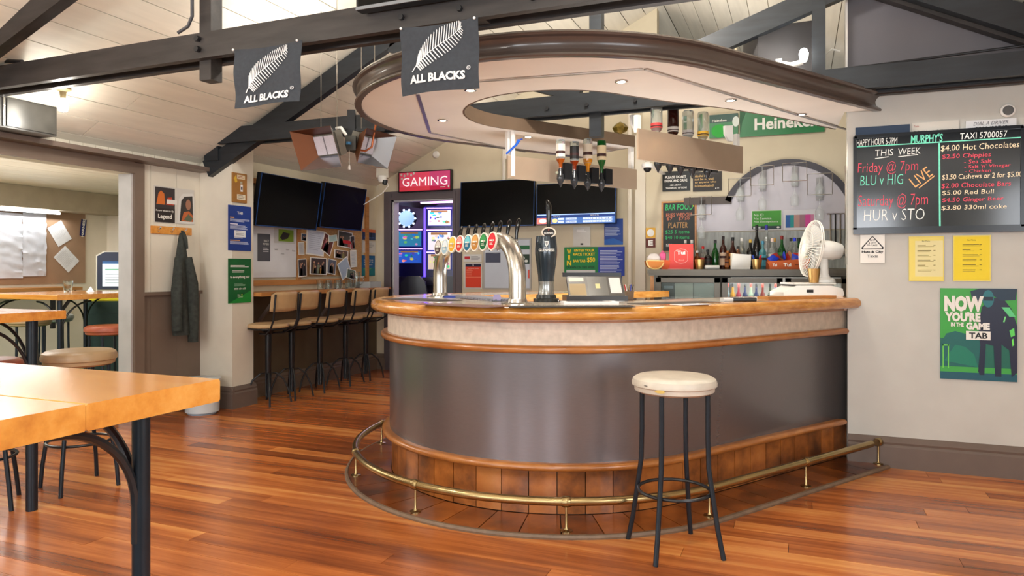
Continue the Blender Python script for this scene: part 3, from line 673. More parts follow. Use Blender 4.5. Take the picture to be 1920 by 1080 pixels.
def jacket():
    t = thing('jacket', 'dark grey jacket hanging from the coat rack', 'jacket', tuple(onb(0, 0, 1)), 0)
    top = ona(337, 437, AL+.075); t.location = (top.x, top.y, top.z); t.rotation_euler = (0, 0, R(90)); sc = 6.35/1330*1.1; t.scale = (.76, 1, 1)
    sec = [(0, 0, 6), (-10, 0, 14), (-30, 0, 22), (-60, -1, 34), (-90, -2, 42), (-130, 0, 46), (-160, 2, 47), (-172, 2, 44)]
    mb = MB(); n = 28
    for dz, cx, wd in sec:
        for k in range(n):
            a = 2*math.pi*k/n; f = 1+.16*math.sin(5*a+dz*.02)*min(1, -dz/60)
            mb.v.append((cx*sc+wd/2*sc*math.cos(a)*f, -.02+.05*math.sin(a)*f*min(1, .25+wd/50), dz*sc))
    N = len(sec); mb.f = [(i*n+k, i*n+(k+1) % n, (i+1)*n+(k+1) % n, (i+1)*n+k) for i in range(N-1) for k in range(n)]+[tuple(range(n)), tuple(range((N-1)*n, N*n))]; mb.m = [0]*len(mb.f)
    M_j = mat('jacket_cloth', (50, 54, 50), .9, var=.25, scale=30, bump=.5)
    mb.build('body', M_j, t, ang=80)
    for pts, rr in (([(.05, -.05, -.22), (.10, -.06, -.45), (.115, -.06, -.70), (.12, -.06, -.97)], [.045, .062, .06, .05]), ([(-.06, -.04, -.22), (-.10, -.05, -.5), (-.105, -.05, -.86)], [.04, .055, .045])):
        MB().tube(pts, rr, n=12).build('sleeve', M_j, t, ang=80)
    MB().tube([(0, -.02, .02), (.0, -.04, 0), (.02, -.05, -.06), (.03, -.065, -.14)], [.008, .02, .022, .01], n=8).build('collar', M_j, t)
jacket()
t = thing('waste_bin', 'pale blue-grey ribbed waste bin with a liner beside the pillar', 'bin', (-4.88, 4.78, 0))
mb = MB(); n = 36
for r, z in ((.115, 0), (.145, .30)):
    for k in range(n): rr = r+(.003 if k % 2 else 0); mb.v.append((rr*math.cos(2*math.pi*k/n), rr*math.sin(2*math.pi*k/n), z))
mb.f = [(k, (k+1) % n, n+(k+1) % n, n+k) for k in range(n)]+[tuple(range(n))]; mb.m = [0]*len(mb.f)
mb.build('bucket', C(150, 164, 176, .5), t); MB().lathe([(.14, .02), (.149, .29), (.155, .305), (.145, .315), (.13, .25)], n=24).lathe([(.149, .28), (.156, .29), (.156, .31), (.147, .315)], n=24).build('liner', C(196, 202, 206, .4), t)
# pillar posters
PP = ('a', -4.777)
s = sheet(PP, 437, 325, 463, 380, mat('key_board', (150, 104, 50), .5, var=.12), off=.001, t=.018)
s.rect(.28, .06, .85, .2, C(206, 190, 160)); s.lines(.36, .1, .76, .18, 2, C(150, 60, 40), 2); s.rect(.28, .72, .88, .9, C(214, 206, 186)); s.lines(.33, .75, .83, .88, 3, C(90, 70, 50), 2, .35)
s.poly([(.05, .2), (.2, .06), (.3, .3), (.14, .34)], C(196, 160, 50), 2); s.rect(.5, .28, .66, .36, M_chrome, 2); s.rect(.52, .38, .68, .62, C(222, 222, 226), 3); s.rect(.55, .45, .65, .56, C(60, 60, 66), 4)
hang(s, 'key_plaque', 'small wooden plaque with a silver opener at the top of the pillar', 'plaque')
s = sheet(PP, 428, 386, 471, 470, C(26, 58, 136, .4)); s.text('TAB', .38, .13, .62, .19, M_white, bold=.03)
s.rect(.07, .26, .25, .285, C(200, 150, 90)); s.lines(.07, .3, .93, .37, 3, C(200, 208, 230), seed=2); s.rect(.07, .40, .4, .425, C(214, 214, 230)); s.lines(.07, .44, .93, .54, 4, C(200, 208, 230), seed=3)
s.rect(.25, .55, .75, .7, C(220, 222, 226)); s.lines(.32, .58, .68, .68, 3, C(120, 120, 130), 2, .3); s.lines(.25, .71, .75, .74, 1, M_white); s.rect(.07, .765, .5, .785, C(200, 150, 90)); s.lines(.07, .8, .93, .87, 3, C(200, 208, 230), seed=5)
hang(s, 'blue_notice', 'blue notice sheet with white text in the middle of the pillar', 'poster')
s = sheet(PP, 428, 485, 471, 568, C(16, 92, 46, .4)); s.poly([(0, 1), (1, .72), (1, 1)], C(26, 132, 50), 1)
s.lines(.08, .15, .92, .21, 2, M_white, 2, .4, 1); s.lines(.16, .27, .84, .33, 2, M_white, 2, .4, 4); s.text('Is everything ok?', .08, .385, .92, .455, M_white, bold=.02)
s.lines(.25, .56, .75, .63, 3, C(150, 190, 160), 2, .3); s.text('0800 654 655', .25, .66, .75, .70, M_white, bold=.01); s.text('Risk', .4, .8, .52, .835, M_white); s.text('Country', .4, .85, .62, .885, M_white); s.rect(.56, .8, .6, .835, C(190, 210, 60), 2)
hang(s, 'green_notice', 'green notice sheet reading Is everything ok? low on the pillar', 'poster')

# ================================================================ CHAIR BAY
SA = ('a', AS)
mid, wd, h, rot = wall_at(SA, 472, 428, 556, 518, .02)
s = sheet(SA, 466, 400, 556, 520, C(214, 216, 222, .35), off=.012, t=.01)
s.rect(.17, .33, .43, .75, C(78, 80, 88)); s.text('RACE', .3, .42, .4, .45, M_white); s.text('MEMBERS', .28, .47, .4, .5, M_white); s.lines(.28, .54, .4, .62, 3, C(200, 200, 206), 2, .4)
s.rect(.5, .18, .97, .46, C(196, 196, 196)); s.rect(.6, .24, .93, .43, C(120, 150, 44), 2); s.poly([(.63, .37), (.7, .28), (.85, .3), (.8, .38), (.68, .41)], C(50, 44, 42), 3)
for x0, y0, b in ((.52, .55, 'NAP'), (.76, .55, '7pm'), (.65, .62, 'JOIN'), (.9, .56, 'Sat')): s.text(b, x0, y0, x0+.07, y0+.025, C(70, 70, 76))
hang(s, 'whiteboard', 'whiteboard with a horse photo on the wall below the left angled television', 'whiteboard')
fr_ = thing('board_rail', 'pale timber rail framing the whiteboard and the cork board', 'rail', (AS, 6.6, 1.2))
bq = lambda u, v: ona(u, v, AS+.012)
y0, y1 = bq(466, 520).y, bq(690, 520).y; zb = bq(580, 520).z
wb(MB().box(AS, AS+.03, y0, y1, zb-.075, zb-.02), 'bottom_rail', M_shelfwood, fr_); wb(MB().box(AS, AS+.03, y0, y1, 2.12, 2.17), 'top_rail', M_shelfwood, fr_)
yv = bq(556, 500).y; wb(MB().box(AS, AS+.028, yv, yv+.05, zb-.02, 2.12), 'upright', M_shelfwood, fr_); wb(MB().box(AS, AS+.028, y1-.06, y1, zb-.02, 2.12), 'upright', M_shelfwood, fr_)
s = sheet(SA, 560, 400, 678, 518, M_cork, off=.01, t=.008); hang(s, 'cork_board', 'cork board crowded with photographs below the right angled television', 'pinboard')
PH = [(571, 445, 12, 14, 3, (70, 84, 110), 'small landscape photo at the top left corner of the cork board'),
 (591, 455, 34, 48, 4, (198, 204, 220), 'large pale blue printed sheet on the cork board'),
 (614, 458, 20, 36, 24, (96, 50, 40), 'brown tilted photo of two people beside the pale blue sheet'),
 (624, 447, 16, 12, -8, (170, 196, 190), 'small turquoise photo under the right television'),
 (565, 466, 11, 24, -4, (190, 190, 190), 'narrow black and white photo left of the pale blue sheet'),
 (647, 449, 28, 30, 4, (74, 72, 60), 'dark photo with a red band on the cork board'),
 (661, 455, 8, 26, -6, (50, 48, 50), 'narrow dark picture at the top right of the cork board'),
 (640, 477, 26, 16, 3, (96, 78, 66), 'group photo in the middle right of the cork board'),
 (663, 485, 12, 32, -4, (206, 206, 202), 'white card with a standing figure at the right of the cork board'),
 (567, 502, 16, 34, -3, (62, 54, 54), 'portrait photo in the lower left corner of the cork board'),
 (597, 499, 32, 32, 2, (66, 52, 50), 'group photo of a team at the bottom centre of the cork board'),
 (622, 500, 16, 28, 8, (90, 96, 110), 'bluish crowd photo right of the team photo'),
 (646, 503, 20, 34, -28, (160, 176, 196), 'light blue tilted card in the lower right of the cork board'),
 (658, 514, 16, 18, 10, (90, 104, 90), 'small green photo overlapping the board rail')]
for i, (x, y, wpx, hpx, r_, c_, lb) in enumerate(PH):
    def deco(s, c_=c_, i=i):
        rr = random.Random(i+40)
        s.rect(.06, .05, .94, .95, C(*c_)); big = max(c_) > 185
        if not big:
            for k in range(6):
                x0 = rr.uniform(.1, .7); y0 = rr.uniform(.2, .5); cc = (rr.randint(20, 60),)*3 if rr.random() < .5 else (rr.randint(90, 200), rr.randint(70, 140), rr.randint(60, 120))
                s.poly([(x0, .93), (x0+.03, y0+.15), (x0+.15, y0+.12), (x0+.2, .93)], C(*cc), 2); s.oval(x0+.09, y0+.05, .05, .06, C(196, 150, 124), 3, 8)
        else: s.lines(.15, .15, .85, .85, 9, C(150, 160, 180), 2, .2, i)
        if i == 5: s.rect(.35, .55, .95, .75, C(190, 30, 34), 4)
    tilted(SA, x, y, wpx, hpx, R(r_), M_white, 'pinned_photo', lb, 'photo', off=.02+.003*i, deco=deco)
# angled televisions
def tv(name, label, corners, plane, tilt, thick=.05, gap=.2):
    cat = 'television'
    mid, wd, h, rot = wall_at(plane, *corners, 0); t = thing(name, label, cat, tuple(mid), (R(tilt), 0, rot))
    if rot: t.rotation_euler = (Matrix.Rotation(rot, 3, 'Z') @ Matrix.Rotation(R(tilt), 3, 'X')).to_euler()
    MB().box(-wd/2, wd/2, 0, thick, -h/2, h/2).build('casing', M_bezel, t, smooth=False)
    e = .008; fb = MB(); bz = mat('blue_bezel', (30, 66, 120), .25, metal=.3, var=0)
    for x0, x1, z0, z1 in ((-wd/2, -wd/2+e, -h/2, h/2), (wd/2-e, wd/2, -h/2, h/2), (-wd/2, wd/2, h/2-e*.6, h/2), (-wd/2, wd/2, -h/2, -h/2+e*1.4)): fb.box(x0, x1, -.006, 0, z0, z1)
    fb.build('bezel', bz, t, smooth=False)
    MB().box(-wd/2+e, wd/2-e, -.002, 0, -h/2+e, h/2-e).build('screen', M_screen, t, smooth=False)
    MB().box(-.1, .1, thick, thick+.04, -.1, .1).box(-.03, .03, thick, gap, -.03, .03).build('mount', M_black, t)
    return t, wd, h
tv('television', 'left of the two angled black televisions above the whiteboard', (484, 333, 598, 428), ('a', AS+.22), 9)
tv('television', 'right of the two angled black televisions, above the cork board', (604, 348, 682, 430), ('a', AS+.20), 9)
# shelf with glasses
t = thing('drinks_shelf', 'long narrow timber drinks shelf behind the five beige chairs', 'shelf', (AS+.14, 6.5, 1.03))
wb(MB().bbox(AS+.01, AS+.30, 5.32, 7.62, 1.012, 1.05, .004), 'top', M_shelfwood, t)
for y in (5.6, 6.6, 7.5): wb(MB().beam((AS+.02, y, .75), (AS+.25, y, 1.0), .03, .03), 'bracket', M_trim, t)
gl = None; gpos = []
for u in (604, 612, 621, 630, 640, 650, 662): gpos.append(ona(u, 538, AS+.17).y)
WORD = ['first', 'second', 'third', 'fourth', 'fifth', 'sixth', 'seventh']
for i, y in enumerate(gpos):
    x = AS+.14+.05*(i % 2)
    lb = WORD[i]+' upturned drinking glass from the left on the drinks shelf'
    if gl is None: gl = tumbler((x, y, 1.051), lb, .038, .10, 'glasses on the drinks shelf')
    else: copy_thing(gl, (x, y, 1.051), 0, lb)
for i, (u, lb) in enumerate(((668, 'tall glass jug with a handle at the right end of the drinks shelf'),)):
    q = ona(u, 538, AS+.12); tumbler((q.x, q.y, 1.051), lb, .05, .19, None, True, 'glass_jug')
o = MB().box(-.1, .1, -.12, .12, 0, .07).build('plastic_tray', mat('clear_tray', (190, 196, 196), .25, alpha=.6, var=0), loc=(AS+.2, ona(655, 535, AS+.2).y+.40, 1.051)); tag(o, 'translucent grey tub at the right end of the drinks shelf', 'tub')
# five chairs
def bar_chair(label, loc):
    t = thing('bar_chair', label, 'chair', (loc[0], loc[1], 0), R(90), 'high chairs at the drinks shelf')   # local -y faces the room, chair looks to +y (the wall)
    MB().lathe([(.001, .715), (.17, .715), (.186, .725), (.19, .74), (.18, .757), (.13, .765), (.001, .768)], n=28).build('seat', M_pad, t)
    MB().lathe([(.18, .705), (.188, .708), (.188, .716), (.18, .718)], n=28).build('seat_rim', M_black, t)
    MB().lathe([(.03, .70), (.028, .30), (.02, .27)], n=12).lathe([(.09, .705), (.06, .69), (.03, .66)], n=12).build('pedestal', M_black, t)
    for k in range(4):
        a = R(45+90*k); c, s = math.cos(a), math.sin(a)
        MB().tube([(c*.015, s*.015, .06), (c*.02, s*.02, .29), (c*.07, s*.07, .285), (c*.14, s*.14, .225), (c*.185, s*.185, .12), (c*.21, s*.21, .0)], .0095, n=8).build('leg', M_black, t)
    for s in (-1, 1):
        MB().tube([(s*.05, .06, .66), (s*.12, -.08, .665), (s*.165, -.17, .72), (s*.168, -.205, .80), (s*.165, -.215, .92), (s*.16, -.225, 1.04)], .0095, n=8).build('back_frame', M_black, t)
    mb = MB(); nx, pr = 8, [(.015, 0), (.026, .012), (.03, .09), (.026, .185), (.012, .2)]
    vs = []; m = 10
    def P(u, v):      # rounded pad surface, slightly wrapped
        x = (u-.5)*.37; y = -.20+.5*(x*x)*1.4-.0*v; return x, y
    for side in (0, 1):
        for i in range(nx+1):
            for j in range(m+1):
                x, y = P(i/nx, j/m); ez = .5-abs(j/m-.5); ex = .5-abs(i/nx-.5); th = .019*min(1, (ez*9)**.5 if ez < .11 else 1)*min(1, (ex*9)**.5 if ex < .11 else 1)
                z = .875+.185*(j/m); zc = .967; cz = (z-zc)*(1-.18*max(0, abs(i/nx-.5)*2-.7)*2)
                vs.append((x, y-.012*(cz/.09)+(th if side else -th)-.01, zc+cz))
    k = (nx+1)*(m+1); fs = []
    for i in range(nx):
        for j in range(m):
            a = i*(m+1)+j; fs += [(a, a+1, a+m+2, a+m+1), (k+a, k+a+m+1, k+a+m+2, k+a+1)]
    bd = [i*(m+1) for i in range(nx+1)]+[nx*(m+1)+j for j in range(1, m+1)]+[i*(m+1)+m for i in range(nx-1, -1, -1)]+[j for j in range(m-1, 0, -1)]
    for a, b in zip(bd, bd[1:]+bd[:1]): fs.append((a, b, k+b, k+a))
    mb.add(vs, fs); mb.build('back_pad', M_pad, t, ang=70)
    return t
CL = ['high chair with beige pad nearest the pillar', 'second high chair from the pillar', 'middle one of the five beige high chairs', 'fourth high chair from the pillar, after the gap', 'farthest high chair, partly hidden by the bar counter']
c0 = None
for i, u in enumerate((503, 547, 600, 648, 686)):
    q = ona(u, 700, -4.66)
    if c0 is None: c0 = bar_chair(CL[0], q)
    else: copy_thing(c0, (q.x, q.y, 0), R(90)+rnd.uniform(-.12, .12), CL[i])
# posters right of the boards
s = sheet(SA, 680, 430, 704, 450, C(36, 54, 96)); s.rect(0, 0, 1, .3, C(206, 110, 70)); s.rect(.3, .3, .4, .8, C(20, 30, 60), 2); s.rect(.6, .3, .7, .8, C(20, 30, 60), 2); s.rect(.1, .75, .9, .8, C(70, 120, 190), 2)
hang(s, 'blue_picture', 'small dusk-blue picture at the right end of the chair bay wall', 'picture')
s = sheet(SA, 680, 452, 704, 474, C(206, 204, 200)); s.lines(.2, .2, .9, .6, 4, C(160, 160, 160)); hang(s, 'grey_notice', 'plain pale sheet below the dusk-blue picture', 'notice')
s = sheet(SA, 679, 479, 703, 517, C(22, 96, 150)); s.rect(0, .6, 1, 1, C(20, 120, 130)); s.text('PHONE YOUR', .12, .2, .85, .27, M_white); s.text('ACCOUNT OR', .12, .3, .85, .37, M_white); s.text('WITHDRAW', .12, .42, .8, .49, M_white); s.lines(.1, .65, .9, .7, 1, C(120, 200, 60), 3)
hang(s, 'teal_notice', 'teal and blue notice lowest at the right end of the chair bay wall', 'notice')
t = thing('wall_camera', 'white wall-mounted speaker unit with a black lens and looping cable left of the GAMING sign', 'camera', tuple(atd(717, 330, 8.3)), R(30))
MB().box(-.07, .07, -.02, .09, -.02, .09).build('bracket', C(190, 184, 170), t); MB().lathe([(.001, -.085), (.04, -.075), (.055, -.04), (.055, 0)], n=16).build('body', M_white, t)
MB().lathe([(.001, -.11), (.028, -.1), (.034, -.07), (.034, -.05)], n=12, c=(.03, -.02, 0)).build('lens', M_black, t)
MB().tube([(.05, 0, -.06), (.07, -.05, -.12), (0, .0, -.2), (-.12, .05, -.27), (-.22, .08, -.33)], .006, n=6).build('cable', M_white, t)
# ================================================================ BACK WALL
WB = ('b', BB)
s = sheet(WB, 747, 320, 846, 359, M_bezel, off=.02, t=.05)
pk = lambda r, g, b: mat('sign_glow_%d_%d_%d' % (r, g, b), (r, g, b), emit=.35, var=0)
s.rect(.02, .05, .98, .95, pk(214, 70, 96)); s.poly([(.6, .95), (.6, .05), (.98, .05), (.98, .95)], pk(196, 66, 116), 2); s.rect(.02, .75, .98, .95, pk(206, 52, 70), 2)
for x, y in ((.06, .14), (.12, .2), (.18, .12), (.25, .18), (.3, .1), (.07, .34)): s.oval(x, y, .02, .07, M_white, 3, 8)
s.text('GAMING', .08, .30, .93, .72, mat('sign_white', (250, 246, 250), emit=.5, var=0), 4, bold=0); s.lines(.8, .8, .93, .84, 1, M_white, 4, .9); s.rect(.94, .74, .965, .86, M_white, 4)
hang(s, 'gaming_sign', 'pink illuminated GAMING sign above the doorway', 'sign')
# gaming machines seen through the doorway
def glow(r, g, b, e=1.0): return mat('glow_%d_%d_%d_%s' % (r, g, b, e), (r, g, b), emit=e, var=0)
def slot(label, loc, rot, wd, seed, disc=False, top=True):
    t = thing('gaming_machine', label, 'gaming machine', loc, rot, 'gaming machines beyond the doorway'); rr = random.Random(seed)
    cab = C(24, 22, 70, .25); h = wd/2
    MB().vprism([(-h, 0), (h, 0), (h, 2.2 if not disc else 1.88), (-h, 2.2 if not disc else 1.88)], 0, .5).build('cabinet', cab, t)
    MB().box(-h+.02, h-.02, -.28, 0, 1.04, 1.16).box(-h+.04, h-.04, -.2, 0, .1, 1.04).build('button_deck', C(30, 24, 44, .3), t)
    for sx in (-1, 1): MB().box(sx*h-.012, sx*h+.012, -.03, 0, .9, 2.17 if not disc else 1.85).build('light_strip', glow(96, 70, 255, 2.2), t)
    zs = [(1.36, 1.56), (1.61, 1.85)] if disc else [(1.26, 1.50), (1.54, 1.82), (1.9, 2.14)]
    for k, (z0, z1) in enumerate(zs):
        s = Sheet(wd-.08, z1-z0, glow(30, 50, 130, .5), .02)
        base = [(206, 190, 160), (214, 214, 200), (222, 210, 190)] if not disc else [(40, 90, 190), (50, 130, 160)]
        s.rect(.03, .04, .97, .96, glow(*base[k], .75))
        for _ in range(14):
            x, y = rr.uniform(.1, .9), rr.uniform(.15, .85); s.oval(x, y, rr.uniform(.03, .09), rr.uniform(.04, .1), glow(rr.randint(20, 250), rr.randint(60, 220), rr.randint(60, 220), .7), 2, 9)
        s.rect(.15, .05, .85, .17, glow(150, 110, 60, .6), 3)
        o = s.build('display', None, t, smooth=False); o.location = (0, -.02, (z0+z1)/2)
    for z in [z1+.02 for z0, z1 in zs]: MB().tube([(-h+.03, -.03, z), (h-.03, -.03, z)], .009, n=6).build('light_bar', glow(200, 150, 255, 3), t)
    if disc:
        mb = Sheet(.30, .30, glow(110, 150, 200, .6), .02); mb.v = []; mb.f = []; mb.m = []
        mb.oval(.5, .5, .5, .5, C(20, 30, 50), 1, 24); mb.oval(.5, .5, .4, .4, glow(150, 190, 220, .9), 2, 20)
        for k in range(10): mb.oval(.5+.44*math.cos(k*.628), .5+.44*math.sin(k*.628), .06, .06, glow(220, 240, 255, 1.6), 3, 8)
        mb.lathe([(.15, 0), (.15, .03)], C(20, 30, 50), 24)
        k0 = len(mb.v)-48; mb.v[k0:] = [(x, z, y) for x, y, z in mb.v[k0:]]
        o = mb.build('wheel_display', None, t, smooth=False); o.location = (-.04, -.03, 2.04)
    return t
slot('gaming machine with three cream displays straight ahead through the doorway', (onb(824, 500, 9.2).x, 9.2, 0), R(18), .43, 3)
slot('gaming machine with a round wheel display at the left of the doorway', (onb(768, 500, 9.4).x, 9.4, 0), R(18), .46, 5, disc=True)
o = MB().tube([tuple(atd(789, 379, 9.6)), tuple(atd(858, 377, 9.5))], .022).build('purple_tube_light', glow(236, 170, 250, 4)); tag(o, 'glowing pink-purple tube light high in the gaming room', 'lamp')
area('gaming_room_glow', (-4.7, 8.9, 2.5), (0, 0, 0), 1.2, .6, 34, (.72, .6, 1))
for i, (x, y, lb) in enumerate(((onb(781, 500, 8.6).x, 8.6, 'rounded black stool back in front of the wheel machine'), (onb(845, 500, 8.5).x, 8.5, 'rounded black stool back partly behind the beer tap arch'))):
    t = thing('gaming_stool', lb, 'stool', (x, y, 0), R(180+18), 'black stools in the gaming room')
    MB().lathe([(.001, .66), (.2, .66), (.22, .70), (.2, .74), (.001, .75)], n=20).build('seat', C(14, 14, 20, .3), t); MB().lathe([(.2, 0), (.2, .02), (.03, .04), (.03, .66)], n=14).build('pedestal', M_black, t)
    MB().vprism([(-.16, .72), (.16, .72), (.19, .95), (.16, 1.10), (.08, 1.18), (-.08, 1.18), (-.16, 1.10), (-.19, .95)], .16, .23).build('backrest', C(14, 14, 20, .3), t)
# televisions on the back wall
tv('television', 'left television of the pair on the back wall behind the beer taps', (863, 338, 1002, 425), ('b', BB-.12), -3, gap=.12)
t, wd, h = tv('television', 'right television on the back wall with a coloured results ticker', (1006, 342, 1155, 420), ('b', BB-.12), -3, gap=.12)
s = Sheet(wd-.02, h*.25, glow(30, 60, 130, .45), .003)
s.rect(0, .02, 1, .1, glow(170, 200, 250, .8)); s.rect(0, .36, 1, .95, glow(70, 110, 180, .6)); s.rect(0, .36, .19, .95, glow(214, 120, 110, .7), 2); s.oval(.08, .65, .05, .22, glow(230, 220, 220, .8), 3); s.oval(.24, .65, .035, .22, glow(236, 206, 150, .8), 3)
for x0, x1 in ((.28, .36), (.38, .52), (.6, .97)):
    for y0 in (.4, .68): s.rect(x0, y0, x1, y0+.2, glow(196, 214, 240, .8), 3)
for x0, b in ((.64, '1 2 3 4'), (.76, '4.20 6'), (.88, '2.6 8')):
    for y0 in (.44, .72): s.text(b, x0, y0, x0+.09, y0+.13, C(30, 40, 90), 4)
for y0 in (.44, .72): s.text('R2 1 RUNNER', .39, y0, .51, y0+.13, C(40, 50, 100), 4)
s.text('RACE 2', .22, .16, .3, .3, M_white, 2); s.text('RESULTS', .7, .14, .8, .28, M_white, 2)
o = s.build('ticker', None, t, smooth=False); o.location = (0, -.006, -h/2+h*.125)
# notices
s = sheet(WB, 870, 493, 904, 541, C(206, 202, 196)); s.rect(.08, .04, .94, .96, C(216, 62, 34)); s.rect(.08, .04, .94, .15, C(34, 30, 60), 2); s.text('TAB', .44, .07, .56, .12, M_white, 3); s.text('Tue feature double', .2, .19, .82, .23, M_white, 3); s.rect(.08, .54, .94, .56, C(240, 150, 120), 3); s.lines(.14, .26, .5, .5, 6, C(240, 160, 130), 3, .25)
hang(s, 'red_notice', 'red notice sheet in a pale frame left of the back whiteboard', 'notice')
s = sheet(WB, 869, 477, 903, 491, C(210, 210, 208)); s.rect(.06, .25, .36, .65, C(190, 40, 50)); s.lines(.42, .25, .94, .8, 4, C(130, 130, 136)); hang(s, 'small_notice', 'small white slip with a red block above the red notice', 'notice')
t = sheet(WB, 906, 447, 996, 543, C(170, 168, 164, .4), off=.003, t=.012); bfr = hang(t, 'back_whiteboard', 'grey framed whiteboard on the back wall behind the beer tap arch', 'whiteboard')
s = sheet(WB, 909, 450, 993, 540, C(196, 204, 216, .3), off=.016, t=.002); s.rect(.02, .26, .36, .47, C(72, 78, 98)); s.lines(.2, .27, .35, .28, 1, M_white, 2)
s.rect(.78, .12, 1.0, .2, C(40, 110, 70)); s.rect(.72, .3, 1.0, .5, C(36, 60, 50)); s.oval(.85, .38, .05, .04, C(220, 225, 220), 2, 8); s.oval(.93, .44, .04, .03, C(220, 225, 220), 2, 8); s.rect(.97, .62, 1, .8, C(210, 70, 50))
o = s.build('board_surface', None, bfr, smooth=False); o.location = (0, -.003, 0)
s = sheet(WB, 1075, 425, 1107, 462, mat('clear_sleeve', (206, 204, 200), .15, var=.05)); s.lines(.2, .15, .8, .3, 2, C(232, 230, 228)); s.rect(.42, .84, .58, .93, C(50, 50, 50)); hang(s, 'plastic_sleeve', 'clear plastic sleeve hanging below the ticker television', 'sleeve')
s = sheet(WB, 1133, 410, 1168, 459, C(28, 70, 156)); s.lines(.06, .32, .92, .66, 9, C(190, 206, 236), 1, .4, 3); s.poly([(0, 1), (0, .8), (.5, .75), (1, .9), (1, 1)], C(34, 100, 190), 1); hang(s, 'blue_notice', 'blue text notice at the right of the ticker television', 'notice')
s = sheet(WB, 1058, 463, 1171, 517, C(20, 128, 66)); s.rect(.57, 0, 1, 1, C(32, 60, 170)); Y = C(240, 206, 30)
for c_, y0 in (('W', .06), ('I', .27), ('N', .47)): s.text(c_, .045 if c_ != 'I' else .065, y0, .12 if c_ != 'I' else .1, y0+.17, Y, bold=.05)
s.text('ENTER YOUR', .17, .07, .51, .16, Y, bold=.03); s.text('RACE TICKET', .15, .2, .52, .30, Y, bold=.03); s.text('BAR TAB', .15, .44, .36, .53, Y, bold=.03); s.text('$50', .385, .36, .52, .55, Y, bold=.03); s.text('DRAWN ON THIS WEEK', .04, .66, .52, .75, C(12, 66, 36), bold=.03)
s.rect(.035, .8, .52, .99, C(206, 208, 210)); s.lines(.6, .12, .97, .95, 16, C(196, 208, 240), 2, .4, 8)
hang(s, 'win_poster', 'green and blue WIN race ticket poster on the back wall behind the till', 'poster')
s = sheet(WB, 1122, 517, 1166, 536, C(30, 56, 150)); s.text('www.venue', .3, .2, .7, .45, M_white); hang(s, 'blue_slip', 'blue slip directly under the WIN poster', 'notice')
s = sheet(('b', BJ), 1211, 427, 1229, 464, C(236, 224, 204), t=.003); s.rect(0, 0, 1, .52, C(222, 168, 56)); s.oval(.5, .26, .38, .19, M_white, 2); s.rect(0, .54, 1, 1, C(96, 36, 26)); s.text('E', .25, .62, .75, .92, M_white, 3, bold=.05)
hang(s, 'e_sign', 'small orange and brown sign with a white letter E left of the bar food board', 'sign')
o = MB().box(-1.5, -1.40, BJ-.03, BJ, .0, 2.6).tube([(-1.55, BJ-.04, .9), (-1.55, BJ-.04, 2.9)], .022).build('service_duct', C(216, 208, 192)); tag(o, 'cream boxed pipe running up the wall corner right of the ticker television', 'pipe')
o = MB().tube([(onb(945, 330, BB-.03).x, BB-.03, 2.2), (onb(945, 330, BB-.03).x, BB-.03, 3.2)], .02).build('wall_conduit', C(224, 220, 212)); tag(o, 'white conduit rising from behind the left back-wall television', 'conduit')
t = thing('smoke_detector', 'small white round detector on the back wall above the doorway', 'detector', tuple(onb(818, 290, BB-.001)), (R(90), 0, 0))
MB().lathe([(.045, 0), (.045, .015), (.03, .035), (.001, .038)], n=16).build('body', M_plastic, t)

# ================================================================ BEER FONT
pl_, pr_ = Vector((*onz(825, 557, 1.084).xy, 1.084)), Vector((*onz(970, 571, 1.084).xy, 1.084))
font = thing('beer_font', 'arched brushed steel beer font with eight oval badges on the counter', 'beer tap', tuple(pl_.lerp(pr_, .5)))
dv = (pr_-pl_); dv.z = 0; Ld = dv.length; dv.normalize(); nv = Vector((dv.y, -dv.x, 0))
if nv.dot(Vector((0, 0, 0))-pl_) < 0: nv = -nv
rb, ht, rp = .20, .345, .046
pts = [pl_+Vector((0, 0, .0)), pl_+Vector((0, 0, .12))]+[pl_+Vector((0, 0, ht-rb))+dv*rb+(-dv)*rb*math.cos(a)+Vector((0, 0, rb))*math.sin(a) for a in [math.pi/2*i/9 for i in range(10)]]
pts += [pr_+Vector((0, 0, ht-rb))-dv*rb+dv*rb*math.cos(a)+Vector((0, 0, rb))*math.sin(a) for a in [math.pi/2*(1-i/9) for i in range(10)]]+[pr_+Vector((0, 0, .12)), pr_]
wb(MB().tube(pts, rp, n=24), 'arch', M_steel, font)
for p in (pl_, pr_): wb(MB().lathe([(.085, 0), (.085, .006), (.055, .012), (.05, .03)], n=24, c=tuple(p)), 'flange', M_steel, font)
BC = [((60, 36, 34), (206, 196, 190)), ((150, 176, 190), (214, 222, 226)), ((214, 160, 40), (230, 190, 70)), ((196, 50, 44), (232, 150, 140)), ((30, 100, 130), (110, 190, 200)), ((178, 120, 50), (214, 160, 90)), ((16, 96, 52), (60, 150, 80)), ((206, 24, 40), (222, 50, 60))]
BN = ['brown and white', 'silver', 'yellow', 'red and white', 'blue-green', 'amber', 'green', 'bright red']
fwd = Vector((0, 0, 1)); zc = pl_.z+ht
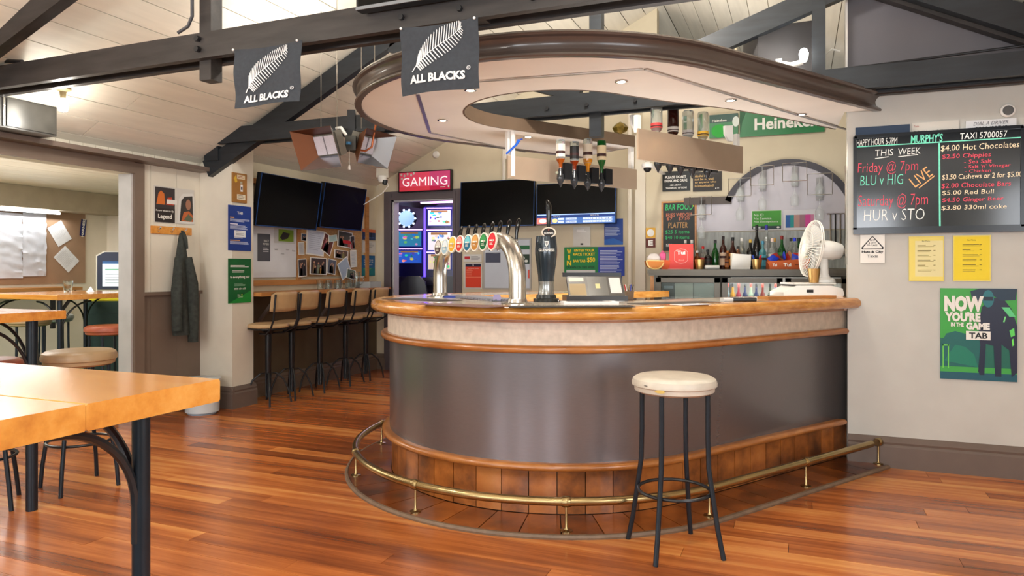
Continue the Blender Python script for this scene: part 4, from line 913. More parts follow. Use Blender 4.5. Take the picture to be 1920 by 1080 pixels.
for i, (c1, c2) in enumerate(BC):
    u = (821, 834, 847, 861, 876, 890, 906, 922)[i]
    # point along the arch top whose badge shows at u
    best = None
    for k in range(401):
        q = pl_+dv*(Ld*k/400)+nv*(rp+.03); x = CS*q.x+SN*q.y; y = -SN*q.x+CS*q.y
        e = abs(960+F*x/y-u)
        if best is None or e < best[0]: best = (e, q.copy())
    q = best[1]; q.z = zc-.005
    if i < 2: q.z -= .012
    s = Sheet(.062, .10, C(*c1), .006); s.v = []; s.f = []; s.m = []
    n = 22; rim = [(.031*math.cos(2*math.pi*k/n), .052*math.sin(2*math.pi*k/n)) for k in range(n)]
    s.vprism(rim, 0, .012, C(226, 220, 206, .3)); s.oval(.5, .5, .43, .45, C(*c1, .25), 1); s.poly([(.14, .5), (.2, .28), (.35, .12), (.5, .08), (.65, .12), (.8, .28), (.86, .5)], C(*c2, .25), 2)
    s.rect(.25, .42, .75, .5, C(236, 232, 220), 3); s.lines(.3, .6, .7, .75, 2, C(220, 214, 200), 3)
    o = s.build('badge', None, font, smooth=False); o.location = q-font.location; yaw = math.atan2(nv.x, -nv.y); o.rotation_euler = (R(-8), 0, yaw*1.0+R(24)*(1)); o['label'] = BN[i]+' oval badge'
    m_ = q-nv*.03; wb(MB().tube([m_-nv*.01, m_+nv*.03], .012, n=8), 'badge_stem', M_chrome, font)
    hq = q-nv*(.03+rp+.075); hq.z = zc
    wb(MB().tube([hq+nv*.05, hq, hq+Vector((0, 0, -.05))], .011, n=8), 'spout', M_chrome, font)
    wb(MB().tube([hq+Vector((0, 0, .0)), hq+Vector((0, 0, .04)), hq-nv*.006+Vector((0, 0, .075)), hq-nv*.016+Vector((0, 0, .115)), hq-nv*.018+Vector((0, 0, .124))], [.007, .009, .0125, .011, .004], n=10), 'tap_handle', C(14, 14, 15, .15), font)
# stout tap
gq = onz(1024, 566, 1.084)
t = thing('stout_tap', 'tall dark pint-glass-shaped beer tap with a black handle and oval badge', 'beer tap', (gq.x, gq.y, 1.084), TH)
MB().lathe([(.072, 0), (.074, .018), (.058, .022), (.055, .04), (.05, .042)], n=28).build('base', C(60, 62, 62, .25, metal=.6), t)
MB().lathe([(.05, .04), (.044, .055), (.043, .10), (.045, .12)], n=28).build('foot', mat('tap_foot', (150, 152, 150), .25, metal=.8, var=.02), t)
MB().lathe([(.045, .118), (.047, .15), (.057, .22), (.063, .27), (.0635, .30), (.058, .36), (.056, .375), (.05, .378), (.001, .378)], n=32).build('glass_body', mat('stout_body', (34, 46, 56), .22, var=.05, metal=.3, coat=.6), t)
s = Sheet(.1, .1, M_white, .001); s.v = []; s.f = []; s.m = []
s.text('GUINNESS', .03, .42, .97, .58, M_white, 2, bold=.03, shear=0)
s.poly([(.38, .0), (.62, .0), (.60, .16), (.50, .33), (.44, .28), (.40, .14)], M_white, 2); s.poly([(.43, .05), (.57, .05), (.56, .15), (.50, .25), (.45, .15)], C(34, 46, 56), 3)
for hx in (.47, .51, .54): s.rect(hx-.006, .04, hx+.006, .2, M_white, 4); s.lines(.34, .34, .64, .36, 1, M_white, 2)
s.text('est 1759', .27, 1.55, .73, 1.66, C(190, 196, 200), 2, shear=.3)
s.v = [((.0655+.0004*(-y/.0008))*math.sin(x/.064), -(.0655+.0004*(-y/.0008))*math.cos(x/.064)*(1 if z > -.08 else .72), z) for x, y, z in s.v]
o = s.build('lettering', None, t, smooth=False); o.location = (0, 0, .295)
s = Sheet(.08, .052, M_black, .001); s.v = []; s.f = []; s.m = []; n = 28
s.vprism([(.041*math.cos(2*math.pi*k/n), .030*math.sin(2*math.pi*k/n)) for k in range(n)], 0, .016, C(222, 206, 186, .3)); s.oval(.5, .5, .42, .44, C(26, 16, 12, .2), 1); s.text('GUINNESS', .17, .48, .83, .68, M_white, 3, bold=.02); s.poly([(.46, .18), (.54, .18), (.5, .38)], C(200, 60, 40), 3)
o = s.build('badge', None, t, smooth=False); o.location = (.012, -.05, .395)
MB().tube([(.012, -.03, .41), (.012, -.03, .45), (.014, -.03, .50), (.013, -.03, .545), (.006, -.03, .572), (.0, -.03, .58)], [.008, .012, .015, .016, .011, .004], n=12).build('tap_handle', C(12, 12, 12, .12), t)
# counter-top things
ZC = 1.0845
def flat(name, label, cat, u0, u1, v, w_, d_, rotdeg, col, lines=0, h=.003, z=ZC, letters=None):
    q = onz((u0+u1)/2, v, z); s = MB().box(-w_/2, w_/2, -d_/2, d_/2, 0, h, col)
    r = random.Random(hash(label) % 99 if False else len(label))
    for i in range(lines):
        y = d_/2-(i+1)*d_/(lines+1); s.box(-w_*.42, w_*r.uniform(.1, .42), y-d_*.02, y+d_*.02, h, h+.0006, C(60, 60, 66))
    if letters:
        vs, fs = glyphs(letters, .02); ax = max(x for x, y in vs); ay = max(y for x, y in vs)
        s.add([(x/ax*w_*.8-w_*.4, y/ay*d_*.4-d_*.2, h+.0008) for x, y in vs], fs, M_white)
    o = s.build(name, None, smooth=False); o.location = (q.x, q.y, z); o.rotation_euler = (0, 0, TH+R(rotdeg)); return tag(o, label, cat)
MATC = C(58, 52, 52, .7)
flat('bar_mat', 'dark bar mat on the rounded left end of the counter', 'bar mat', 740, 840, 562, .52, .20, -42, MATC)
flat('bar_mat', 'brown bar runner in front of the beer font', 'bar mat', 800, 930, 573, .50, .16, -40, C(110, 80, 74, .7))
flat('bar_mat', 'long dark bar runner in front of the stout tap', 'bar mat', 950, 1190, 575, .62, .14, 2, C(52, 48, 46, .7))
flat('bar_mat', 'dark bar runner on the counter right of the till', 'bar mat', 1190, 1340, 568, .55, .15, 30, C(84, 76, 70, .7))
flat('menu_card', 'small printed card lying left of the dark eftpos case', 'card', 1270, 1320, 571, .20, .10, 30, M_paper, 3)
flat('drip_tray', 'speckled steel drip tray inside the beer font arch', 'drip tray', 860, 960, 561, .60, .17, -62, mat('speckled', (120, 122, 134), .4, var=.5, scale=90), h=.012)
flat('blue_cloth', 'blue cleaning cloth by the foot of the beer font', 'cloth', 838, 862, 558, .10, .07, -30, C(46, 66, 150), h=.012)
q = onz(932, 565, ZC); t = thing('card_stand', 'small lilac rounded card standing beside the drip tray', 'card stand', (q.x, q.y, ZC), TH)
MB().vprism([(-.022, 0), (.022, 0), (.022, .03), (.014, .04), (-.014, .04), (-.022, .03)], -.004, .004).build('card', C(150, 140, 176), t); MB().box(-.03, .03, -.012, .012, 0, .004).build('foot', M_bezel, t)
q = onz(1382, 565, ZC); t = thing('card_reader', 'dark flat folder with a pale end lying on the counter in front of the fridge', 'card reader', (q.x, q.y, ZC), TH+R(4))
MB().bbox(-.035, .10, -.04, .04, 0, .022, .006).build('body', C(34, 36, 38, .3), t); MB().bbox(-.09, -.035, -.035, .035, 0, .02, .005).build('paper_end', C(200, 200, 200), t)
o = flat('timber_board', 'long pale timber board lying on the counter in front of the scale', 'board', 1430, 1560, 560, .55, .10, 22, M_shelfwood, h=.018)
o = flat('receipt_paper', 'white receipt paper under the till', 'paper', 1060, 1150, 569, .30, .12, 5, C(226, 224, 224), 5, h=.012)
# till terminal
q = onz(1104, 566, ZC); t = thing('till', 'tilted dark point-of-sale terminal on the counter behind the stout tap', 'till', (q.x, q.y+.12, ZC+.001), TH+R(4))
MB().box(-.17, .19, -.04, .14, 0, .03).build('base', C(44, 42, 42, .3), t)
tl = Sheet(.33, .18, C(50, 48, 48, .35), .02); tl.rect(.02, .03, .98, .97, C(66, 62, 58, .3)); tl.rect(.36, .1, .72, .9, C(86, 84, 80, .3), 2); tl.rect(.03, .14, .3, .3, C(196, 190, 176), 2); tl.rect(.03, .4, .32, .9, C(150, 130, 96), 2); tl.rect(.76, .14, .96, .8, C(190, 190, 188), 2); tl.rect(.5, .4, .58, .6, C(190, 180, 130), 3)
o = tl.build('screen', None, t, smooth=False); o.location = (.01, .02, .085); o.rotation_euler = (R(-42), 0, 0)
MB().box(-.175, .175, .07, .10, .14, .165).build('rear_housing', C(30, 30, 34, .3), t); MB().tube([(0, .06, .03), (0, .07, .12)], .02, n=8).build('neck', M_black, t)
q = onz(1052, 562, ZC); t = tumbler((q.x, q.y+.25, ZC), 'amber pint glass standing between the stout tap and the till', .04, .14)
q = onz(1172, 562, ZC)
t = thing('pen_pot', 'small pot of pens beside the till', 'pen pot', (q.x, q.y+.1, ZC)); MB().lathe([(.03, 0), (.034, .05), (.03, .05), (.028, .004), (.001, .004)], n=14).build('pot', C(120, 100, 80), t)
for k in range(5): MB().tube([(.01*math.cos(k), .01*math.sin(k), .006), (.03*math.cos(k*1.3), .03*math.sin(k*1.3), .09)], .0035, n=6).build('pen', [M_black, C(30, 60, 160), M_white, C(190, 40, 40), M_chrome][k], t)
# fan, scale and pot at the wall end
q = onz(1525, 556, ZC); t = thing('weighing_scale', 'white kitchen weighing scale on the counter by the right wall', 'scale', (q.x-.05, q.y+.08, ZC), TH)
MB().vprism([(-.20, .0), (.20, .0), (.21, .015), (.20, .055), (.12, .075), (-.11, .075), (-.20, .03)], -.13, .13).build('body', M_plastic, t)
MB().bbox(-.13, .16, -.12, .12, .082, .094, .004).build('platter', C(222, 220, 214, .3), t); MB().box(-.12, .15, -.11, .11, .075, .082).build('gap_plate', M_black, t)
MB().box(-.045, .0, -.133, -.13, .028, .048).build('display', M_black, t)
fx = thing('desk_fan', 'white desk fan turned sideways standing on the scale', 'fan', (q.x+.045, q.y+.12, ZC+.095), TH+R(-2))
MB().lathe([(.075, 0), (.072, .02), (.04, .035), (.028, .06), (.024, .19)], n=20, sy=.8).xform(Matrix.Translation((.03, 0, 0))).build('stand', M_plastic, fx)
mb = MB(); mb.lathe([(.001, -.11), (.03, -.108), (.052, -.09), (.065, -.04), (.066, .04), (.055, .06), (.03, .07)], n=20)
mb.xform(Matrix.Translation((.05, 0, .225)) @ Matrix.Rotation(R(-84), 4, 'Y')); mb.build('motor_housing', M_plastic, fx)
cage = MB(); RC = .195
def cagept(a, k, s):      # k 0 hub .. 1 rim; s side front(-1)/back(+1)
    r = .03+(RC-.03)*k; dpt = s*(.045*(1-k**2.2)+.006); return (dpt, r*math.cos(a), r*math.sin(a))
for s in (-1, 1):
    for i in range(46):
        a = 2*math.pi*i/46; cage.tube([cagept(a, k/4, s) for k in range(5)], .0017, n=4, cap=False)
for k, s, r_ in ((1, -1, .004), (1, 1, .004), (.55, -1, .0018), (0, -1, .004)): cage.tube([cagept(2*math.pi*i/40, k, s) for i in range(40)], r_, n=6, closed=True)
TM = Matrix.Translation((-.06, 0, .235)) @ Matrix.Rotation(R(8), 4, 'Y')
stuff(cage.xform(TM).build('wire_cage', C(226, 222, 214, .4), fx))
bl = MB()
for k in range(3):
    vs = []; n = 6
    for i in range(n+1):
        for j in (0, 1):
            a = 2*math.pi*k/3+(-.5+i/n)*1.1; r = .025 if j == 0 else .165; vs.append(((i/n-.5)*.035, r*math.cos(a), r*math.sin(a)))
    bl.add(vs, [(2*i, 2*i+1, 2*i+3, 2*i+2) for i in range(n)])
bl.xform(TM).build('blades', C(206, 208, 206, .3), fx); cap_ = MB().lathe([(.03, 0), (.03, .02), (.02, .03), (.001, .033)], n=16); cap_.xform(TM @ Matrix.Translation((-.03, 0, 0)) @ Matrix.Rotation(R(-90), 4, 'Y')).build('hub_cap', M_plastic, fx)
def pot(loc, label, r=.042, h=.095, name='copper_pot'):
    t = thing(name, label, 'pot', loc); MB().lathe([(r*.72, 0), (r, h), (r*.95, h), (r*.68, .006), (.001, .006)], n=20).build('cup', mat('copper_gold', (196, 158, 100), .3, metal=.85, var=.05), t); return t
q2 = atd(1526, 520, 4.82); pot((q2.x, q2.y, ZC+.0955), 'gold-coloured metal cup on the scale in front of the fan')

# ================================================================ BACK BAR CABINET
X0, X1, Y0, Y1 = -1.20, 1.2, 6.35, BJ-.01
cab = thing('back_bar_cabinet', 'dark olive glass-fronted drinks cabinet behind the bar', 'cabinet', (0, 6.6, 0)); M_cab = mat('cabinet_olive', (78, 72, 60), .35, var=.08)
def cw_(mb, n, m=M_cab, **k): return wb(mb, n, m, cab, **k)
cw_(MB().box(X0-.05, X1, Y0-.03, Y1, 1.235, 1.27).box(X0-.04, X1, Y0-.02, Y1, 1.215, 1.235), 'top')
cw_(MB().box(X0, X1, Y0+.02, Y1, 0, .75).box(X0, X0+.03, Y0+.02, Y1, .75, 1.215).box(X1-.03, X1, Y0+.02, Y1, .75, 1.215).box(X0, X1, Y1-.02, Y1, .75, 1.215), 'carcass')
cw_(MB().box(X0-.04, X0-.005, Y0+.05, Y1-.05, 0, 1.21), 'side_panel', M_shelfwood)
du = lambda u: onb(u, 520, Y0).x
dx = [du(1228), du(1352), du(1470), du(1592)]
for i in range(3):
    a, b = dx[i]+.01, dx[i+1]-.01; z0, z1 = .85, 1.195
    d_ = wb(MB().box(a, b, Y0-.01, Y0+.02, z1-.04, z1).box(a, b, Y0-.01, Y0+.02, z0, z0+.04).box(a, a+.045, Y0-.01, Y0+.02, z0, z1).box(b-.045, b, Y0-.01, Y0+.02, z0, z1), 'glass_door', M_cab, cab)
    if i == 0:
        pass
    mb = MB().box(a+.045, b-.045, Y0+.003, Y0+.008, z0+.04, z1-.04); o = wb(mb, 'pane', mat('door_glass', (200, 214, 210), .05, trans=.9, var=0, alpha=.35), cab)
cw_(MB().box(X0+.03, X1-.03, Y0+.03, Y1-.03, .86, .875), 'shelf', C(190, 190, 186))
gz = dx[0]+.06; gw = dx[1]-dx[0]-.12
s = Sheet(gw, .26, C(70, 78, 74), .003); s.rect(0, 0, .25, 1, C(44, 54, 54)); s.rect(.25, 0, .60, 1, C(120, 128, 118)); s.rect(.62, 0, 1, 1, C(110, 120, 114)); s.rect(.03, .1, .22, .2, C(90, 104, 110), 2)
o = s.build('frosted_panel', None, cab, smooth=False); o.location = (gz+gw/2-cab.location.x, Y0+.02-cab.location.y, 1.02)
l = area('cabinet_light', ((dx[1]+dx[3])/2, Y0+.12, 1.205), (0, 0, 0), 1.0, .05, 7, (1, .97, .92))
wb(MB().box(dx[1]+.03, dx[3]-.03, Y1-.06, Y1-.04, .9, 1.2), 'white_lining', M_white, cab)

def bottle(name, label, loc, h, r, glass, capc, labelc, style='round', group='bottles on the back bar', capm=None, invert=False, label_z=(.12, .5), liquid=None):
    t = thing(name, label, 'bottle', loc, (R(180) if invert else 0, 0, rnd.uniform(0, 6)), group)
    if style == 'square': pr = [(.88*r, 0), (r, .01), (r, h*.60), (r*.8, h*.67), (r*.33, h*.73), (r*.30, h*.9)]
    elif style == 'wine': pr = [(.9*r, 0), (r, .01), (r, h*.52), (r*.75, h*.62), (r*.36, h*.75), (r*.33, h*.92)]
    else: pr = [(.9*r, 0), (r, .012), (r, h*.58), (r*.86, h*.66), (r*.42, h*.74), (r*.36, h*.91)]
    n = 16 if style != 'square' else 8
    MB().lathe(pr, n=n).build('glass_body', glass, t)
    MB().lathe([(r*.40, h*.89), (r*.40, h*.985), (r*.36, h), (.001, h)], n=12).build('cap', capc, t)
    if labelc:
        z0, z1 = h*label_z[0], h*label_z[1]; e = r*1.012
        lm = MB().lathe([(e-.0004, z0), (e, z0), (e, z1), (e-.0004, z1)], n=n).build('bottle_label', labelc, t)
        MB().lathe([(e+.0005, z0+(z1-z0)*.55), (e+.0005, z0+(z1-z0)*.75)], n=n).build('label_band', C(60, 30, 30), lm)
    if liquid:
        MB().lathe([(r*.37, h*.9), (r*.43, h*.745), (r*.82, h*.67), (r*1.005, h*.6), (r*1.005, h*liquid[1])], n=n).build('liquid', liquid[0], t)
    return t
def bm(r, g, b, trans=.55): return mat('bottle_%d_%d_%d' % (r, g, b), (r, g, b), .06, trans=trans, var=0, coat=.3)
G_dark, G_green, G_amber, G_clear, G_blue, G_aqua, G_brown = bm(18, 16, 16, 0), bm(20, 92, 34, .4), bm(150, 80, 20), bm(214, 220, 216, .8), bm(20, 60, 190, .3), bm(110, 190, 200, .6), bm(56, 20, 14, .1)
# (u, top v, style, glass, cap, label, text)
BT = [(1307, 478, 'round', G_amber, M_white, None, 'amber bottle just right of the red box'), (1318, 462, 'round', G_clear, C(196, 40, 40), C(196, 60, 50), 'clear bottle with a red capsule beside the amber bottle'),
 (1327, 468, 'square', G_dark, M_black, C(40, 44, 40), 'short black bottle in the shadow of the red-capped one'), (1338, 474, 'square', G_dark, M_black, C(30, 36, 34), 'squat black bottle with silver print'),
 (1341, 450, 'wine', G_green, M_black, None, 'tall dark green bottle behind the squat black one'), (1356, 443, 'round', G_brown, C(30, 16, 16), C(206, 176, 150), 'dark brown cream-liqueur bottle with a beige label'),
 (1374, 445, 'wine', G_brown, M_black, C(190, 120, 50), 'brown wine-shaped bottle with an orange neck and black top'), (1391, 446, 'round', G_clear, M_white, C(40, 44, 50), 'clear bottle with a black and white label and white top'),
 (1407, 449, 'round', G_dark, C(206, 170, 70), C(44, 36, 30), 'black bottle with a gold cap'), (1419, 422, 'wine', G_dark, M_black, None, 'tall slim black bottle in front of the green ID sign'),
 (1430, 452, 'square', G_aqua, C(60, 130, 160), C(90, 170, 190), 'pale aqua gin bottle'), (1437, 422, 'round', G_clear, C(60, 60, 160), None, 'tall clear bottle with a purple-blue top'),
 (1448, 447, 'round', G_clear, C(224, 200, 190), C(220, 214, 206), 'clear bottle with a pinkish cap'), (1452, 447, 'round', G_clear, C(196, 150, 70), C(226, 220, 210), 'clear bottle with a bronze cap'),
 (1466, 442, 'wine', G_green, C(120, 24, 24), C(50, 120, 60), 'green bottle with a dark red cap'), (1483, 446, 'round', G_clear, C(30, 40, 40), C(224, 226, 226), 'clear bottle with a dark cap and a large pale label'),
 (1490, 446, 'round', G_clear, C(24, 48, 190), C(220, 224, 230), 'clear bottle with a royal blue cap'), (1498, 446, 'wine', G_green, C(24, 40, 30), None, 'green bottle with a nearly black cap'),
 (1508, 455, 'round', G_green, C(196, 150, 40), C(210, 180, 70), 'green bottle with a yellow label behind the fan'), (1285, 450, 'round', G_clear, M_white, None, 'white-capped bottle behind the red box, left'), (1297, 450, 'round', G_clear, M_white, None, 'white-capped bottle behind the red box, right'),
 (1364, 470, 'wine', G_amber, C(190, 120, 50), C(170, 100, 50), 'short amber bottle between the brown bottles'), (1384, 462, 'round', G_amber, M_black, C(226, 216, 190), 'amber bottle with a pale label behind the white papers')]
for i, (u, vt, st, g, cpn, lab, tx) in enumerate(BT):
    y = 6.60+.10*(i % 2)+(.08 if u in (1341, 1419, 1437, 1285, 1297) else 0); q = onb(u, 505, y); d = -SN*q.x+CS*q.y; h = max(.17, (V0-vt)*d/F)
    bottle('liquor_bottle', tx+' on the back bar', (q.x, q.y, 1.2705), h, .032 if st != 'wine' else .034, g, cpn, lab, st)
# bottles inside the lit cabinet
CT = [((110, 130, 140), 'grey-blue'), ((196, 140, 40), 'orange'), ((150, 40, 60), 'dark red'), ((40, 50, 90), 'navy-labelled'), ((150, 170, 150), 'pale green'), ((40, 48, 84), 'second navy-labelled'), ((110, 40, 36), 'maroon-labelled'), ((36, 50, 30), 'dark green'), ((120, 130, 170), 'lilac-grey'), ((70, 80, 80), 'grey'), ((170, 170, 160), 'cream'), ((60, 70, 66), 'slate')]
for i, u in enumerate((1364, 1374, 1385, 1397, 1408, 1418, 1430, 1444, 1454, 1477, 1488, 1499)):
    q = onb(u, 540, Y0+.16); c_, nm = CT[i]
    bottle('cabinet_bottle', nm+' mixer bottle in the lit cabinet', (q.x, q.y, .8755), .27, .024, bm(*c_, .3), M_black if i % 2 else C(190, 60, 50), C(200, 200, 204) if i % 3 else C(*c_), 'round', 'bottles inside the lit back bar cabinet')
# red box, basket, papers, pots, snack tray
q = onb(1277, 503, 6.45); t = thing('red_box', 'coral red box with a rounded white badge on the back bar', 'box', (q.x, q.y, 1.271), TH*.4)
M_red = C(224, 66, 58, .5); MB().box(-.105, .105, 0, .12, 0, .225).build('carton', M_red, t, smooth=False)
MB().box(-.115, .08, -.05, 0, 0, .008).build('flap', C(226, 120, 110), t)
s = Sheet(.21, .225, M_red, .001); s.v = []; s.f = []; s.m = []
oct_ = [(.22, .3), (.32, .22), (.5, .18), (.68, .22), (.78, .3), (.78, .66), (.68, .74), (.5, .78), (.32, .74), (.22, .66)]; inn = [((x-.5)*.93+.5, (y-.48)*.93+.48) for x, y in oct_]
s.poly(oct_[::-1], C(240, 170, 160), 1); s.poly(inn[::-1], M_red, 2); s.text('Tui', .32, .26, .68, .42, M_white, 3, bold=.04); s.text('Blond', .38, .6, .62, .68, C(240, 170, 160), 3, shear=.3)
o = s.build('badge', None, t, smooth=False); o.location = (0, -.001, .1125)
q = onb(1226, 503, 6.42); t = thing('basket', 'small orange slice-shaped wicker basket at the left end of the back bar', 'basket', (q.x, q.y, 1.271), TH)
sec = [(.075*math.cos(a), .075+.075*math.sin(a)*1.0) for a in [math.pi+math.pi*i/10 for i in range(11)]]
MB().vprism(sec, -.06, .06).build('bowl', C(196, 120, 50, .6), t); MB().tube([(x*1.03, -.062, z) for x, z in sec]+[(sec[0][0], -.062, .078)], .007, n=6, closed=True).build('rim', C(236, 200, 130), t)
MB().vprism([(.06, 0), (.13, .0), (.14, .08), (.07, .085)], -.04, .05).build('orange_side', C(220, 90, 36), t)
MB().lathe([(.06, .06), (.055, .11), (.03, .14), (.001, .145)], n=7, sx=1.2).build('napkins', C(222, 214, 210, .8), t); MB().lathe([(.03, .08), (.03, .14), (.001, .17)], n=7, c=(.08, .0, 0)).build('pink_packet', C(226, 100, 150), t)
for u, lb, m_ in ((1312, 'brass pot right of the red box on the back bar', 1), (1419, 'brass pot of pens and packets on the back bar', 2)):
    q = onb(u, 503, 6.44); t = pot((q.x, q.y, 1.2715), lb, .043, .085)
    if m_ == 2:
        for k in range(6): MB().tube([(.012*math.cos(k*2), .012*math.sin(k*2), .02), (.035*math.cos(k*1.9), .03*math.sin(k*1.9), .12)], .006, n=6).build('pen', [C(200, 40, 50), M_black, C(30, 60, 150)][k % 3], t)
q = onb(1389, 503, 6.43); o = MB().vprism([(-.085, 0), (.08, 0), (.088, .125), (-.07, .135)], -.006, .006).build('paper_stand', M_white, loc=(q.x, q.y, 1.2715), rot=TH); tag(o, 'upright white papers leaning among the bottles', 'papers')
o = MB().tube([(0, 0, 0), (0, 0, .14)], .02).build('paper_roll', C(214, 206, 184), loc=(onb(1374, 503, 6.44).x, 6.44, 1.2715)); tag(o, 'cream paper roll standing left of the white papers', 'paper roll')
o = MB().tube([(-.06, 0, .018), (.06, 0, .018)], .017).build('paper_roll', M_white, loc=(onb(1335, 503, 6.39).x, 6.40, 1.2715), rot=TH); tag(o, 'white paper roll lying at the front edge of the back bar', 'paper roll')
q = onb(1478, 503, 6.41); t = thing('snack_tray', 'orange-brown box tray of snack packets on the back bar', 'tray', (q.x, q.y, 1.2715), TH*.6)
M_or = C(190, 90, 40, .5); MB().vprism([(-.14, 0), (.15, 0), (.18, .09), (-.17, .065)], -.002, .0).box(-.14, .15, 0, .16, 0, .005).box(-.15, -.14, 0, .16, 0, .07).box(.15, .16, 0, .16, 0, .08).box(-.14, .15, .155, .16, 0, .09).build('tray', M_or, t, smooth=False)
s = Sheet(.3, .07, M_or, .001); s.v = []; s.f = []; s.m = []; s.text('Tui', .35, .28, .56, .72, M_white, 1, bold=.04); s.text('Tui', .06, .35, .18, .7, M_white, 1, bold=.04); s.rect(.66, .45, .76, .55, C(120, 50, 20), 1); o = s.build('lettering', None, t, smooth=False); o.location = (.005, -.003, .037)
for k in range(9):
    o = MB().lathe([(.001, -.012), (.05, -.004), (.052, .0), (.05, .004), (.001, .012)], n=4, sy=.75).build('snack_packet', [C(30, 60, 190, .3), C(190, 130, 90, .4), C(200, 60, 50, .3)][(k*2) % 3], t); o.location = (-.11+.03*k, .06+.03*(k % 3), .09+.018*(k % 2)); o.rotation_euler = (R(70), R(20*k), R(25*k))
# small napkin glass cluster at left end of back counter
# ================================================================ ARCH WITH HANGING GLASSES
WJ = ('b', BJ)
ac = onb(1475, 420, BJ); top = onb(1475, 299, BJ); kR = 121*((-SN*ac.x+CS*ac.y))/F
acz = top.z-kR; wdt = .055
t = thing('arch_moulding', 'dark arched moulding on the wall above the bottle display', 'moulding', (ac.x, BJ, acz))
a0 = math.asin(max(-1, min(1, (onb(1583, 368, BJ).z-acz)/kR)))
mb = MB(); n = 26; vs = []
for i in range(n+1):
    a = a0+(math.pi-2*a0)*i/n
    for r_, y in ((kR, -.03), (kR-wdt, -.03), (kR-wdt, 0), (kR, 0)): vs.append((r_*math.cos(a), y, r_*math.sin(a)))
mb.add(vs, [(0, 1, 2, 3), tuple(n*4+j for j in (3, 2, 1, 0))]+[(i*4+j, i*4+(j+1) % 4, i*4+4+(j+1) % 4, i*4+4+j) for i in range(n) for j in range(4)]); mb.build('arch', C(66, 64, 72, .45), t, ang=30)
xl = -kR*math.cos(a0); zz = kR*math.sin(a0); xq = onb(1283, 366, BJ).x-ac.x
MB().box(xq, xl+.06, -.03, 0, zz-.035, zz+.035).build('shelf_arm', C(78, 68, 62, .45), t)
mb = MB(); poly = [(kR-wdt+.0, 0)]; P2 = [((kR-wdt)*math.cos(a0+(math.pi-2*a0)*i/20), (kR-wdt)*math.sin(a0+(math.pi-2*a0)*i/20)) for i in range(21)]
zb2 = onb(1440, 432, BJ).z-acz; pol = P2+[(xq+.05, zz-.035), (xq+.05, zb2), (kR*1.05, zb2)]
o = MB().vprism(pol, -.012, 0).build('arch_panel', mat('lilac_grey_panel', (196, 192, 200), .35, var=.03), t, smooth=False)
mirz = (1.28, onb(1440, 434, BJ).z)
o = MB().box(onb(1310, 450, BJ).x, 1.1, BJ-.02, BJ-.004, *mirz).build('mirror', mat('dim_mirror', (140, 142, 136), .3, var=.2, scale=6, stretch=(8, 1, 1))); tag(o, 'mirror strip behind the bottles on the back bar, its dim grey reflection painted in', 'dim_mirror')  # mirror strip; its dim streaky grey reflection is painted into the colour
def glass_rack(u, v0, v1, label, first=None):
    p0 = onb(u, v0, BJ-.16); hh = (v1-v0)*(-SN*p0.x+CS*p0.y)/F
    t = thing('glass_rack', label, 'glass rack', (p0.x, p0.y, p0.z), 0, 'wire racks of hanging glasses')
    MB().box(-.028, .028, .13, .147, -.55*hh, -.02).build('back_plate', C(150, 148, 150, .3), t)
    wr_ = MB()
    for z in (-.005, -hh*.45):
        for x in (-.1, .1): wr_.tube([(x, -.02, z), (x, .14, z)], .003, n=5)
        wr_.tube([(-.1, -.02, z), (.1, -.02, z)], .003, n=5)
    for x in (-.1, .1): wr_.tube([(x, -.02, -.005), (x, -.02, -hh*.45)], .0025, n=5)
    wr_.build('wire_frame', M_chrome, t)
    return t, hh
GR = [(1314, 368, 446, 'lowest glass rack at the left, beside the bar food board'), (1387, 334, 410, 'glass rack at the left foot of the arch'), (1429, 311, 392, 'glass rack under the left crown of the arch'), (1490, 305, 382, 'glass rack under the right crown of the arch'), (1537, 325, 414, 'glass rack at the right foot of the arch')]
g0 = None
for i, (u, v0_, v1_, lb) in enumerate(GR):
    t, hh = glass_rack(u, v0_, v1_, lb)
    for k in range(2):
        loc = (t.location.x+(.0 if k else .0), t.location.y+.04, t.location.z-.0-hh*.5*k)
        gl_ = ('upper' if k == 0 else 'lower')+' hanging glass of the '+lb
        if g0 is None:
            g0 = thing('hanging_glass', gl_, 'glass', loc, 0, 'stemmed glasses hanging in the arch')
            MB().lathe([(.036, 0), (.036, -.003), (.006, -.008), (.004, -.07), (.02, -.09), (.038, -.12), (.040, -.15), (.033, -.20), (.031, -.20), (.037, -.15), (.035, -.12), (.001, -.09)], n=14).build('glass_body', M_thin, g0)
        else: copy_thing(g0, loc, 0, gl_)
# signs on the bar back wall
s = sheet(WJ, 1409, 394, 1466, 431, M_white, off=.016); s.rect(.02, .03, .98, .80, C(66, 150, 50)); s.rect(.02, .80, .98, .97, C(40, 60, 66)); s.text('No ID', .08, .17, .40, .30, M_white, 3); s.text('No Service', .08, .36, .66, .48, M_white, 3); s.text('No Exceptions', .08, .53, .88, .66, M_white, 3); s.rect(.06, .83, .3, .93, C(220, 224, 224), 3); s.oval(.88, .88, .05, .05, M_white, 3, 8)
hang(s, 'id_sign', 'green sign reading No ID No Service No Exceptions', 'sign')
s = sheet(WJ, 1470, 393, 1529, 431, C(214, 212, 216), off=.016)
for x0, x1, c_ in ((.05, .2, (30, 90, 160)), (.2, .32, (20, 140, 140)), (.32, .5, (180, 140, 130)), (.5, .68, (150, 110, 120)), (.68, .85, (200, 60, 140)), (.85, .95, (190, 120, 150))): s.rect(x0, .25, x1, .88, C(*c_))
hang(s, 'colour_poster', 'framed rainbow-striped picture right of the green ID sign', 'picture')
